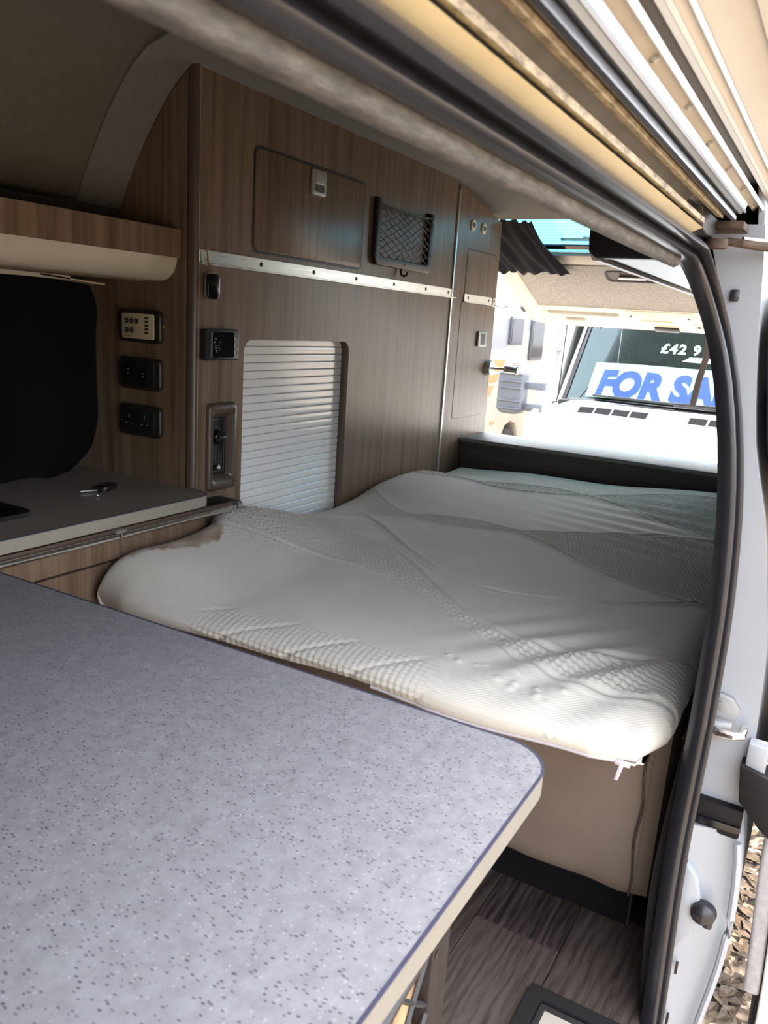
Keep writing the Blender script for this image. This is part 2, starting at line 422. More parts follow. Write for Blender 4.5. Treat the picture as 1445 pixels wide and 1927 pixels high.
# offside wall with window hole
wx0, wx1, wz0, wz1 = .45, 1.36, 1.245, 1.69
struct('wall_offside', B().prism([(-.9, .5), (1.60, .5), (1.60, 1.88), (-.9, 1.88)], 'y', 1.78, 1.81, holes=[rrect(wx0, wx1, wz0, wz1, .05)]), 'lining_shaded', 'dark lined side wall behind the kitchen')
w1 = struct('window_1', B().prism(rrect(wx0-.01, wx1+.01, wz0-.01, wz1+.01, .055), 'y', 1.772, 1.812, holes=[rrect(wx0+.012, wx1-.012, wz0+.012, wz1-.012, .045)]), 'panel_cream', 'kitchen window behind the black curtain')
part(w1, 'pane', B().box(wx0+.01, wx1-.01, 1.79, 1.795, wz0+.01, wz1-.01), 'window_dark')
struct('wall_offside_rear', B().box(1.60, 3.30, 1.74, 1.80, .5, 2.10), 'ceiling_lining')
struct('wall_front', B().box(-.93, -.9, .08, 1.81, .44, 2.24), 'lining_shaded')
struct('wall_nearside_front', B().box(-.9, .03, .10, .14, .30, 2.0), 'white_paint_shaded')
# ceiling
CP = [(1.81, 1.862), (1.60, 1.866), (1.585, 1.87), (1.545, 1.945), (1.504, 2.013), (1.47, 2.06), (1.437, 2.10), (1.40, 2.138), (1.36, 2.166), (1.30, 2.184), (1.1, 2.19), (.85, 2.19), (.6, 2.186), (.46, 2.16), (.36, 2.10), (.29, 2.0), (.25, 1.88), (.235, 1.80), (.228, 1.752)]
def ceil_fn(lift):
    def f(u, v, X0=None, X1=None):
        x = X0+(X1-X0)*u; k = v*(len(CP)-1); i = min(int(k), len(CP)-2); t = k-i
        y = CP[i][0]*(1-t)+CP[i+1][0]*t; z = CP[i][1]*(1-t)+CP[i+1][1]*t
        if x > 2.6:
            q = min(1, (x-2.6)/.7); z = min(z, 2.19-.095*q*q)
        return (x, y, z+lift)
    return f
cf = ceil_fn(0)
struct('ceiling', B().slab(lambda u, v: cf(u, v, 1.31, 3.30), 20, 36, (0, 0, .04)), 'ceiling_lining', 'grey lined ceiling over the bed', 60)
cf2 = ceil_fn(.009)
struct('ceiling_front', B().slab(lambda u, v: cf2(u, v, -.9, 1.312), 10, 36, (0, 0, .04)), 'lining_shaded', 'grey lined ceiling over the kitchen', 60)
struct('trim_1', B().prism(rrect(-.6, 1.165, .5, 1.30, (.16, .16, .16, .16), 8), 'z', 2.176, 2.197), 'ceiling_lit', 'rounded ceiling panel over the kitchen, paled to paint light from below')
# nearside inner wall and outer body skin behind the door opening
SEAL_OUT = smooth_tab([(.40, .078), (.56, .078), (.884, .085), (1.11, .081), (1.318, .084), (1.47, .098), (1.614, .127), (1.711, .160), (1.80, .190)])
SKIN = smooth_tab([(.30, .035), (.58, .027), (.69, .014), (.795, .010), (.889, .016), (.95, .025), (1.1, .03), (1.24, .039), (1.3, .05), (1.423, .073), (1.496, .095), (1.6, .112), (1.686, .122), (1.757, .128), (1.9, .15), (2.2, .3)])
INNER = smooth_tab([(.50, .118), (.763, .136), (1.144, .120), (1.39, .128), (1.61, .165), (1.737, .207), (1.82, .235)])
struct('wall_nearside', B().slab(lambda u, v: (1.215+2.05*u, float(INNER(.50+1.32*v)), .50+1.32*v), 4, 24, (0, -.012, 0)), 'dark_panel', 'black inner side panel beside the bed')
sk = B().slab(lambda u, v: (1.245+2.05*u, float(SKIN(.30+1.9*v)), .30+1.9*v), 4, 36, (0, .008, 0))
struct('wall_nearside_skin', sk, 'white_paint_shaded', 'white painted outer side of the van')
# door jamb facing forward: strip between seal and skin
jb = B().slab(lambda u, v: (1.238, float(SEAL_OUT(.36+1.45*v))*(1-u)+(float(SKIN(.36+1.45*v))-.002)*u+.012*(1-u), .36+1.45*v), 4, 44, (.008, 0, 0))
struct('trim_2', jb, 'white_paint_shaded', 'white painted rear jamb of the side door')
# upper body above header (closes the shell)
struct('wall_nearside_top', B().prism([(.33, 2.24), (.26, 2.24), (.10, 1.99), (.09, 1.945), (.20, 1.88), (.262, 1.815), (.275, 1.9), (.30, 2.05)], 'x', -.9, 3.3), 'white_paint')
# door seal following header and rear pillar
SP = [(25.6, .240), (26.3, .226), (27.4, .218), (28.7, .217), (29.5, .222), (30.0, .226), (30.5, .219), (31.2, .212), (32.3, .210), (33.2, .215), (33.5, .226), (33.0, .25), (26.3, .255)]
prof = []
for th, rho in SP:
    y, z = pol(th, rho); prof.append((y-.19, -(z-1.76)))
def seal_path():
    P = [(x, .19, 1.760, 0.0) for x in np.linspace(-.5, 1.06, 14)]
    for k in range(1, 11):
        t = math.radians(90*k/10); P.append((1.06+.125*math.sin(t), None, 1.635+.125*math.cos(t), t))
    for z in np.linspace(1.60, .45, 26): P.append((1.185+.008*math.sin((z-.45)/1.15*PI), None, z, PI/2))
    return P
sp_ = seal_path(); vs_ = []; m_ = len(prof)
for x, y, z, t in sp_:
    if y is None: y = float(SEAL_OUT(z))+.0105
    kx = 1.0-.32*math.sin(t)
    for a, b in prof:
        vs_.append((x-b*math.sin(t), y+a*kx, z-b*math.cos(t)))
fs_ = [(i*m_+j, (i+1)*m_+j, (i+1)*m_+(j+1) % m_, i*m_+(j+1) % m_) for i in range(len(sp_)-1) for j in range(m_)]
seal = tag(obj('door_seal', B().add(vs_, fs_), 'rubber', smooth=60), 'black double-ridged rubber seal running around the side door opening', 'door seal')
# inner lip of the seal (worn, mottled) along the header
lip = [(x, (y if y is not None else float(SEAL_OUT(z))+.0105), z, t) for x, y, z, t in sp_ if t < .25]
LP = [pol(22.4, .246), pol(22.6, .233), pol(24.2, .228), pol(26.0, .231), pol(26.2, .25), pol(23, .262)]
vs_ = []
for x, y, z, t in lip:
    for py, pz in LP:
        a, b = py-.19, -(pz-1.76); vs_.append((x-b*math.sin(t), y+a, z-b*math.cos(t)))
m_ = len(LP); fs_ = [(i*m_+j, (i+1)*m_+j, (i+1)*m_+(j+1) % m_, i*m_+(j+1) % m_) for i in range(len(lip)-1) for j in range(m_)]
part(seal, 'inner_lip', B().add(vs_, fs_), 'mottled_rubber', 60, 'worn mottled grey inner lip')
# header rails, strips parallel to the van side
def strip(pts, x1, x0=-.5):
    return B().prism([pol(*p) for p in pts], 'x', x0, x1)
hd = thing('door_header', 'grimy cream and grey door header with parallel sliding track strips', 'door track', (.4, .15, 1.80))
part(hd, 'flange', strip([(33.5, .229), (36.3, .222), (36.4, .265), (33.5, .265)], 1.045), 'flange_warm', label='cream painted flange with warm ground bounce in its colour')
part(hd, 'grimy_strip', strip([(36.8, .232), (37.5, .227), (38.6, .230), (38.6, .27), (36.7, .27)], 1.055), 'grimy_paint')
part(hd, 'track_channel', strip([(36.3, .262), (41.5, .262), (41.5, .285), (36.3, .285)], 1.06), 'track_grey')
part(hd, 'grimy_strip', strip([(41.0, .23), (41.9, .224), (42.8, .227), (42.8, .27), (41.0, .27)], 1.10), 'grimy_paint')
part(hd, 'bulb_seal', strip([(42.8, .229), (43.3, .221), (44.2, .219), (45.0, .222), (45.5, .23), (45.5, .27), (42.8, .27)], 1.14), 'rubber')
part(hd, 'track_rail', strip([(45.5, .232), (46.2, .226), (47.3, .2255), (47.5, .223), (48.0, .223), (48.3, .227), (49.6, .230), (49.6, .27), (45.5, .27)], 1.165), 'track_blue', label='blue grey metal running rail')
part(hd, 'gutter', strip([(49.6, .236), (51.8, .236), (51.8, .27), (49.6, .27)], 1.26), 'tan_paint')
for k in range(9):
    y, z = pol(50.6+.4*math.sin(k*2.1), .236)
    part(hd, 'stud', B().lathe([(.0035, 0), (.0035, .002), (.002, .004), (0, .0045)], (.22+k*.125, y, z+.001), (0, -math.cos(math.radians(50.7)), -math.sin(math.radians(50.7))), 8), 'casing_cream')
part(hd, 'white_lip',  strip([(51.7, .232), (52.0, .226), (52.8, .226), (53.05, .232), (53.05, .255), (51.7, .255)], 1.6), 'white_paint')
aw = thing('awning_casing', 'cream ribbed awning casing along the top of the van side', 'awning', (.8, .10, 1.86))
part(aw, 'shadow_gap', strip([(53.1, .262), (55.0, .262), (55.0, .268), (53.1, .268)], 2.4), 'black_plastic')
part(aw, 'ribbed_edge', strip([(54.7, .243), (55.7, .240), (55.9, .236), (56.5, .236), (56.8, .241), (58.2, .242), (58.6, .237), (59.4, .239), (59.5, .28), (54.7, .28)], 2.4), 'casing_cream')
part(aw, 'lead_rail', strip([(59.5, .252), (66.6, .252), (66.8, .247), (70, .247), (72, .28), (59.5, .28)], 2.4), 'casing_cream')
part(aw, 'cover', strip([(72, .275), (88, .30), (95, .40), (62, .40), (56, .29), (59.5, .275)], 2.4), 'white_paint')
# corner fittings of the header
cb = thing('roller_bracket', 'rusty grease-stained roller bracket with bent rod at the header corner', 'bracket', (1.15, .16, 1.76))
part(cb, 'plate', B().box(1.17, 1.225, .150, .215, 1.796, 1.806, .002), 'rust')
part(cb, 'end_block', B().prism([(1.065, 1.81), (1.085, 1.785), (1.12, 1.782), (1.17, 1.785), (1.20, 1.81)], 'y', .185, .222, bev=.003), 'dark_trim')
part(cb, 'roller', B().lathe([(.004, 0), (.013, 0), (.014, .003), (.013, .012), (.004, .012)], (1.16, .178, 1.770), (0, 0, 1), 16), 'rust')
part(cb, 'arm', B().tube([(1.165, .205, 1.772), (1.168, .185, 1.776), (1.17, .165, 1.780), (1.172, .15, 1.778), (1.19, .135, 1.777), (1.21, .11, 1.776), (1.24, .085, 1.770)], .0055, 10), 'rust')
part(cb, 'rod', B().tube([(1.178, .150, 1.784), (1.20, .128, 1.784), (1.22, .105, 1.782), (1.25, .075, 1.772)], .0035, 8), 'steel')
part(cb, 'clip', B().box(1.232, 1.238, .150, .162, 1.708, 1.724, .002), 'rubber')
# striker on the jamb
st = thing('door_striker', 'grey steel door striker bolted to the white rear jamb', 'door striker', (1.236, .07, 1.06))
part(st, 'plate', B().prism([(.100, 1.060), (.076, 1.062), (.066, 1.080), (.058, 1.100), (.054, 1.118), (.066, 1.134), (.080, 1.138), (.100, 1.136)], 'x', 1.226, 1.237, bev=.002), 'galvanised')
for y, z in ((.080, 1.122), (.083, 1.074)):
    part(st, 'bolt', B().lathe([(.0095, 0), (.0095, .002), (.006, .0025), (.006, .006), (0, .0065)], (1.227, y, z), (-1, 0, 0), 12), 'galvanised')
part(st, 'loop', B().tube([(1.228, .086, 1.090), (1.205, .084, 1.090), (1.196, .074, 1.090), (1.194, .056, 1.091), (1.200, .046, 1.092), (1.226, .044, 1.094)], .0065, 10), 'chrome')
part(st, 'boss', B().box(1.212, 1.228, .060, .096, 1.082, 1.100, .004), 'galvanised')
# lower quarter of the jamb
part_l = thing('rear_track', 'black centre slide track below the striker on the rear jamb', 'door track', (1.24, .06, .91))
part(part_l, 'channel', B().box(1.222, 1.245, .024, .100, .912, .962, .004), 'dark_panel')
part(part_l, 'groove', B().box(1.216, 1.222, .024, .105, .925, .936, .001), 'gloss_black')
part(part_l, 'dust_flap', B().prism([(.040, 1.045), (.0, 1.036), (-.03, 1.02), (-.03, .93), (.0, .95), (.033, .985)], 'x', 1.205, 1.25, bev=.004), 'dark_panel')
part(part_l, 'cover_plate', B().box(1.214, 1.24, .006, .034, 1.03, 1.078, .003), 'white_paint_shaded')
lp = thing('lower_jamb_panel', 'white curved lower jamb panel with a dark rubber buffer', 'panel', (1.20, .05, .35))
part(lp, 'panel', B().slab(lambda u, v: (1.212+.02*u, (float(SEAL_OUT(.36+.56*v))+.004)*(1-u)+(float(SKIN(.36+.56*v))+.002)*u, .36+.56*v), 8, 20, (.02, 0, 0)), 'white_paint_shaded', 60)
part(lp, 'rim', B().tube([(1.212, float(SKIN(z))+.004, z) for z in np.linspace(.36, .915, 18)], .006, 8), 'white_paint_shaded')
part(lp, 'shoulder', B().prism([(.088, .86), (.070, .842), (.058, .80), (.062, .742), (.076, .715), (.088, .70)], 'x', 1.196, 1.222, bev=.004), 'white_paint_shaded')
bf = part(lp, 'buffer', B().lathe([(.018, 0), (.02, .004), (.018, .016), (.009, .022), (0, .023)], (1.205, .052, .788), (-1, 0, 0), 16), 'rubber', label='dark rubber buffer')
part(bf, 'foot', B().box(1.186, 1.205, .036, .050, .768, .784, .004), 'rubber')
for z in (.56, .66):
    part(lp, 'slot', B().box(1.198, 1.206, .074, .078, z, z+.018), 'black_plastic')
# open sliding door standing outside the rear quarter
DOORY = smooth_tab([(.45, -.03), (.65, -.028), (.93, -.016), (1.1, -.022), (1.3, .0), (1.423, .062), (1.496, .084), (1.6, .102), (1.686, .112), (1.74, .105)])
sd = thing('sliding_door', 'open white sliding door with black inner trim at the right edge', 'van door', (1.7, -.06, .45))
part(sd, 'window_trim', B().slab(lambda u, v: (1.262+1.1*u+.10*max(0, v-.75)*4*(1-u)*(v-.75)*4, float(DOORY(1.33+.41*v))-.004, 1.33+.41*v), 8, 20, (0, -.035, 0)), 'curtain_navy', label='dark fabric window trim')
part(sd, 'outer_skin', B().slab(lambda u, v: (1.29+1.1*u, float(DOORY(.45+1.27*v))-.060, .45+1.27*v), 4, 24, (0, -.012, 0)), 'white_paint_warm')
part(sd, 'edge_seal', B().sweep([(1.262, float(DOORY(z))-.006, z) for z in np.linspace(.64, .935, 8)], rrect(-.012, .012, -.011, .011, .006, 3), up=(1, 0, 0)), 'grey_seal', label='grey fuzzy edge seal')
part(sd, 'inner_panel', B().slab(lambda u, v: (1.285+1.1*u, float(DOORY(.45+.62*v))-.014, .45+.62*v), 4, 10, (0, -.03, 0)), 'dark_panel')
part(sd, 'edge_strip', B().sweep([(1.255, float(DOORY(z))-.030, z) for z in np.linspace(.45, 1.1, 10)], rrect(-.010, .010, -.010, .010, .004, 3), up=(1, 0, 0)), 'white_paint_warm')
# step well by the door
sw = thing('step_well_frame', 'black framed step well set in the floor by the side door', 'step', (.9, .2, FLOOR))
part(sw, 'frame', B().prism(rrect(.68, 1.156, .10, .292, .006), 'z', FLOOR+.0005, FLOOR+.012, holes=[rrect(.705, 1.131, .10+.02, .267, .004)]), 'black_plastic')
part(sw, 'inner_ridge', B().prism(rrect(.708, 1.128, .123, .264, .004), 'z', FLOOR+.0005, FLOOR+.007, holes=[rrect(.716, 1.120, .131, .256, .004)]), 'dark_trim')
part(sw, 'tread', B().box(.717, 1.119, .132, .255, FLOOR+.0005, FLOOR+.004), 'step_pale', label='pale step tread')
# ================================================================ TALL UNIT on the far side
UY = 1.35
tu = thing('tall_storage_unit', 'grey brown wood tall storage unit with a flap locker and silver tambour door', 'storage unit', (2.13, 1.5, FLOOR))
LK = (1.646, 2.172, 1.795, 2.050)
TB = (1.626, 2.128, 1.00, 1.580)
part(tu, 'front_panel', B().prism([(1.45, .56), (2.818, .56), (2.818, 2.176), (1.45, 2.176)], 'y', UY, UY+.018,
     holes=[rrect(*LK, .022), rrect(*TB, (.032, .032, .004, .004), 7), rrect(1.503, 1.577, 1.232, 1.394, .006)]), 'unit_wood')
side_prof = [(1.364, .56), (1.77, .56), (1.77, 1.855), (1.592, 1.865), (1.545, 1.940), (1.504, 2.008), (1.437, 2.095), (1.40, 2.132), (1.364, 2.16)]
part(tu, 'side_panel', B().prism(side_prof, 'x', 1.436, 1.452), 'unit_wood')
post = [(1.436, 1.366), (1.436, 1.356), (1.4385, 1.349), (1.444, 1.345), (1.452, 1.345), (1.452, 1.366)]
part(tu, 'corner_post', B().prism(post, 'z', .56, 2.172), 'bezel_brown')
part(tu, 'post_edge', B().box(1.452, 1.4545, 1.3465, 1.352, 1.22, 2.172), 'pelmet_beige')
part(tu, 'backing', B().box(1.60, 2.20, 1.44, 1.45, .9, 2.10), 'dark_trim')
ld = part(tu, 'locker_door', B().prism(rrect(LK[0]+.007, LK[1]-.007, LK[2]+.007, LK[3]-.007, .017), 'y', UY-.003, UY+.014, bev=.0015), 'unit_wood')
part(ld, 'edge_trim', B().prism(rrect(*LK, .022), 'y', UY-.001, UY+.016, holes=[rrect(LK[0]+.0065, LK[1]-.0065, LK[2]+.0065, LK[3]-.0065, .0175)]), 'black_plastic', label='black rubber edge')
def latch(p, x0, x1, z0, z1, nm='latch', slot_low=True):
    f = part(p, nm, B().prism(rrect(x0, x1, z0, z1, .006), 'y', UY-.011, UY-.003, bev=.002), 'latch_silver', label='silver grey flush latch')
    if slot_low:
        part(f, 'finger_slot', B().prism(rrect(x0+.012, x1-.012, z0+.008, z0+(z1-z0)*.42, .003), 'y', UY-.0118, UY-.0095), 'socket_brown')
        part(f, 'push_plate', B().prism(rrect(x0+.010, x1-.010, z0+(z1-z0)*.45, z1-.008, .003), 'y', UY-.0135, UY-.010, bev=.001), 'latch_silver')
    else:
        part(f, 'finger_slot', B().prism(rrect(x0+.022, x1-.028, z0+.008, z1-.008, .003), 'y', UY-.0118, UY-.0095), 'black_plastic')
    return f
latch(ld, 1.884, 1.950, 1.972, 2.036)
# tambour: frame lip + slats
tf = part(tu, 'tambour_frame', B().prism(rrect(TB[0]-.002, TB[1]+.002, TB[2], TB[3]+.002, (.033, .033, .004, .004), 7), 'y', UY+.016, UY+.052,
     holes=[rrect(TB[0]+.0005, TB[1]-.0005, TB[2]+.001, TB[3]-.0005, (.031, .031, .004, .004), 7)]), 'bezel_brown')
pitch = .0217; z = TB[3]+.004
sp = [(1.3815, 0), (1.3782, .0006), (1.3768, .0026), (1.3762, .0105), (1.3768, .0190), (1.3782, .0208), (1.3815, .0213), (1.386, .0213), (1.386, 0)]
slat0 = None
for i in range(30):
    zb = z-pitch*(i+1)
    if zb < TB[2]: break
    if slat0 is None:
        slat0 = part(tu, 'slat', B().prism([(y, zb+h) for y, h in sp], 'x', TB[0]-.012, TB[1]+.012), 'slat_silver', 30); zb0 = zb
    else: inst(tu, 'slat', slat0, (0, 0, zb-zb0))
part(tu, 'slat_backing', B().box(TB[0]-.012, TB[1]+.012, 1.3855, 1.389, TB[2], TB[3]+.004), 'slat_silver')
# joint strip and rear unit
js = thing('rear_wardrobe_unit', 'grey brown narrow rear wardrobe with two flush doors beside the tailgate', 'wardrobe', (3.05, 1.5, FLOOR))
U1 = (2.938, 3.236, 1.772, 1.945); U2 = (2.918, 3.222, 1.284, 1.742)
part(js, 'front_panel', B().prism([(2.832, .56), (3.285, .56), (3.275, 1.3), (3.262, 1.95), (3.255, 2.075), (2.95, 2.135), (2.832, 2.155)], 'y', UY, UY+.018, holes=[rrect(*U1, .012), rrect(*U2, .014)]), 'unit_wood')
part(js, 'end_panel', B().prism([(1.37, .56), (1.60, .56), (1.60, 1.85), (1.50, 2.0), (1.40, 2.075), (1.37, 2.08)], 'x', 3.243, 3.255), 'unit_wood')
part(js, 'joint_strip', B().box(2.819, 2.831, UY-.006, UY+.018, .60, 2.135, .002), 'aluminium', label='slim metal joint strip')
d1 = part(js, 'upper_door', B().prism(rrect(U1[0]+.004, U1[1]-.004, U1[2]+.003, U1[3]-.005, .010), 'y', UY-.001, UY+.014), 'unit_wood')
part(d1, 'edge_trim', B().prism(rrect(*U1, .012), 'y', UY+.0005, UY+.016, holes=[rrect(U1[0]+.004, U1[1]-.004, U1[2]+.003, U1[3]-.005, .010)]), 'black_plastic')
d2 = part(js, 'lower_door', B().prism(rrect(U2[0]+.0025, U2[1]-.0025, U2[2]+.0025, U2[3]-.0025, .012), 'y', UY-.001, UY+.014), 'unit_wood')
part(d2, 'edge_trim', B().prism(rrect(*U2, .014), 'y', UY+.0005, UY+.016, holes=[rrect(U2[0]+.0025, U2[1]-.0025, U2[2]+.0025, U2[3]-.0025, .012)]), 'black_plastic')
latch(d2, 3.098, 3.188, 1.572, 1.634, slot_low=False)
part(js, 'backing', B().box(2.85, 3.23, 1.40, 1.41, .6, 2.05), 'dark_trim')
# two round touch switches
for i, x in enumerate((2.968, 3.070)):
    t = thing('round_switch', ('round white switch plate nearer the joint strip above the wardrobe doors', 'round white switch plate nearer the tailgate above the wardrobe doors')[i], 'switch', (x, UY, 2.03), 'round switches on the wardrobe')
    part(t, 'rim', B().lathe([(.0, 0), (.021, 0), (.021, .004), (.018, .007), (.014, .006), (0, .006)], (x, UY, 2.03), (0, -1, 0), 24), 'white_plastic')
    part(t, 'button', B().lathe([(.010, 0), (.010, .002), (.008, .0035), (.005, .0035), (.005, .002), (0, .002)], (x, UY-.006, 2.03), (0, -1, 0), 20), 'edge_band')
# aluminium rails
def rail(x0, x1, z0, z1, holes, label):
    t = thing('fixing_rail', label, 'rail', ((x0+x1)/2, UY, z0), 'aluminium rails on the far units')
    part(t, 'bar', B().box(x0, x1, UY-.0045, UY-.0005, z0, z1, .0008, 1), 'aluminium')
    part(t, 'ledge', B().box(x0, x1+.03, UY-.012, UY-.0005, z0-.0035, z0, .0006, 1), 'aluminium')
    for h in holes:
        part(t, 'screw', B().lathe([(.0058, 0), (.0058, .0012), (.003, .002), (0, .002)], (h, UY-.0043, (z0+z1)/2), (0, -1, 0), 10), 'dark_trim')
rail(1.455, 2.817, 1.754, 1.784, (1.681, 1.915, 2.14, 2.375, 2.605, 2.790), 'long aluminium rail screwed across the tall unit under the locker')
rail(2.936, 3.216, 1.745, 1.774, (2.972, 3.180), 'short aluminium rail across the rear wardrobe door')
rail(3.226, 3.252, 1.745, 1.774, (3.239,), 'tiny aluminium rail offcut at the wardrobe edge')
hk = tag(obj('wire_hook', B().tube([(3.20, UY-.010, 1.741), (3.26, UY-.012, 1.739), (3.30, UY-.02, 1.738), (3.315, UY-.03, 1.741), (3.318, UY-.034, 1.748)], .0025, 8), 'steel'), 'thin bent wire hook at the wardrobe rail end', 'hook')
# chrome reading light on the wardrobe edge
rl = thing('reading_light', 'chrome swivel reading light on the wardrobe edge by the tailgate', 'reading light', (3.235, UY, 1.48))
part(rl, 'base', B().lathe([(0, 0), (.033, 0), (.033, .020), (.031, .023), (0, .023)], (3.240, UY-.001, 1.483), (0, -1, 0), 28), 'steel')
part(rl, 'arm', B().tube([(3.240, UY-.022, 1.483), (3.240, UY-.06, 1.484), (3.245, UY-.085, 1.484)], .0055, 12), 'chrome')
part(rl, 'head', B().lathe([(0, 0), (.010, 0), (.0135, .002), (.0135, .055), (.012, .058), (0, .058)], (3.242, UY-.078, 1.485), (.02, -1, -.06), 20), 'chrome')
part(rl, 'head_cap', B().lathe([(0, 0), (.0165, 0), (.0165, .006), (.012, .009), (0, .009)], (3.243, UY-.134, 1.482), (.02, -1, -.06), 20), 'chrome')
# elastic net pocket
def net_pocket(t, pt, W, H, fr, frm, nmesh, depth, strand, seed, sag=.02):
    """pt(u,h,d): u across, h up, d out of the wall"""
    def ring(name, rects):
        b = B()
        for (u0, u1, h0, h1) in rects: pass
        return b
    R = random.Random(seed)
    # U-shaped frame
    def place(b):
        b.v = [tuple(pt(*p)) for p in b.v]; return b
    c = .026
    outer = [(0, H), (0, c)]+[(c-c*math.cos(math.radians(a)), c-c*math.sin(math.radians(a))) for a in range(15, 90, 15)]+[(c, 0), (W-c, 0)]+[(W-c+c*math.sin(math.radians(a)), c-c*math.cos(math.radians(a))) for a in range(15, 90, 15)]+[(W, c), (W, H)]
    ci = .012
    inner = [(W-fr, H), (W-fr, fr+ci), (W-fr-ci*.3, fr+ci*.3), (W-fr-ci, fr), (fr+ci, fr), (fr+ci*.3, fr+ci*.3), (fr, fr+ci), (fr, H)]
    b = B().prism([(u, h) for u, h in outer+inner], 'y', 0, depth, bev=.003)
    b.v = [(x, z, y) for x, y, z in b.v]
    part(t, 'frame', place(b), frm)
    for u, h in ((fr/2, H*.88), (fr/2, H*.30), (W-fr/2, H*.88), (W-fr/2, H*.30), (W*.5, fr/2)):
        s = B().lathe([(.004, 0), (.004, .001), (0, .0012)], (u, h, depth), (0, 0, 1), 8); part(t, 'screw', place(s), 'gloss_black')
    # net
    b = B(); n = nmesh; iw, ih = W-2*fr, H-fr
    def q(i, j):
        u = i/n; v = j/n
        jx = (R2[(i, j)][0]) if 0 < i < 2*n else 0; jy = R2[(i, j)][1] if 0 < j < 2*n else 0
        uu, vv = i/(2*n), j/(2*n)
        h = fr*.8+ih*.94*vv-sag*vv*math.sin(PI*uu)
        return (fr*.7+(iw+.6*fr)*uu+jx, h+jy, depth*.55+.012*math.sin(PI*uu)*math.sin(PI*min(1, vv*1.1))+.004)
    R2 = {(i, j): (R.uniform(-1, 1)*iw/n*.09, R.uniform(-1, 1)*ih/n*.09) for i in range(2*n+1) for j in range(2*n+1)}
    for i in range(2*n):
        for j in range(2*n):
            if (i+j) % 2 == 0: e = (q(i, j), q(i+1, j+1))
            else: e = (q(i+1, j), q(i, j+1))
            b.sweep(e, [(strand, 0), (0, strand), (-strand, 0), (0, -strand)], up=(0, .1, 1), caps=False)
    part(t, 'net', place(b), 'black_plastic', 0)
    b = B().tube([q(i, 2*n) for i in range(2*n+1)], strand*2.2, 6); part(t, 'elastic_edge', place(b), 'black_plastic')
npk = thing('net_pocket', 'black plastic framed net pocket on the tall unit beside the locker', 'net pocket', (2.41, UY, 1.82))
net_pocket(npk, lambda u, h, d: (2.222+u, UY-d-.0005, 1.820+h), .388, .198, .026, 'black_plastic', 7, .016, .0015, 3, sag=.007)
part(npk, 'coat_hook', B().tube([(2.405, UY-.010, 1.822), (2.405, UY-.012, 1.802), (2.407, UY-.022, 1.797), (2.41, UY-.030, 1.801), (2.411, UY-.032, 1.810)], .004, 8), 'black_plastic')
# key fob hanging on the rail
kf = thing('hanging_key_fob', 'black oval key fob hanging on a brass chain from the long rail', 'key fob', (1.492, UY-.012, 1.67))
part(kf, 'hook', B().tube([(1.473, UY-.005, 1.783), (1.473, UY-.012, 1.786), (1.473, UY-.013, 1.764), (1.475, UY-.012, 1.759)], .0022, 8), 'brass')
for k, (x, z_) in enumerate(((1.474, 1.757), (1.479, 1.752), (1.484, 1.747), (1.488, 1.742), (1.491, 1.737))):
    ring = [(x+.0042*math.cos(a), UY-.012+(.0042*math.sin(a) if k % 2 else 0), z_+(0 if k % 2 else .0042*math.sin(a))) for a in np.linspace(0, 2*PI, 12, endpoint=False)]
    part(kf, 'chain_link', B().tube(ring, .0011, 6, closed=True), 'brass')
part(kf, 'key_ring', B().tube([(1.470+.009*math.cos(a), UY-.011, 1.756+.006*math.sin(a)) for a in np.linspace(0, 2*PI, 16, endpoint=False)], .001, 6, closed=True), 'steel')
part(kf, 'body', B().prism(rrect(1.470, 1.515, 1.672, 1.732, (.013, .013, .016, .016), 6), 'y', UY-.018, UY-.002, bev=.004, seg=3), 'gloss_black')
part(kf, 'chrome_edge', B().prism(rrect(1.4685, 1.5165, 1.6705, 1.7335, (.014, .014, .017, .017), 6), 'y', UY-.012, UY-.008), 'chrome')
# heater control panel (small dark display)
hc = thing('heater_control', 'small square glossy black control display on the tall unit', 'control panel', (1.52, UY, 1.53))
part(hc, 'body', B().prism(rrect(1.462, 1.584, 1.530, 1.604, .006), 'y', UY-.020, UY-.0005, bev=.003), 'black_plastic')
part(hc, 'screen', B().prism(rrect(1.486, 1.562, 1.537, 1.598, .004), 'y', UY-.0222, UY-.019), 'gloss_black')
part(hc, 'side_strip', B().box(1.4805, 1.4825, UY-.0225, UY-.019, 1.538, 1.597), 'steel')
for k, z_ in enumerate((1.549, 1.566, 1.584)):
    part(hc, 'button', B().lathe([(.0032, 0), (.0032, .0008), (.0022, .0008), (.0022, .0002), (0, .0002)], (1.568, UY-.0203, z_), (0, -1, 0), 10), 'print_white')
    part(hc, 'button', B().box(1.577, 1.5795, UY-.0212, UY-.020, z_-.003, z_+.003), 'print_white')
b = B()
for x, z_, w_, h_ in ((1.491, 1.580, .006, .004), (1.489, 1.572, .004, .004), (1.491, 1.565, .012, .002), (1.492, 1.559, .009, .003), (1.495, 1.550, .004, .006), (1.506, 1.553, .002, .012), (1.507, 1.573, .006, .002)):
    b.box(x, x+w_, UY-.0228, UY-.0221, z_, z_+h_)
part(hc, 'symbols', b, 'print_grey')
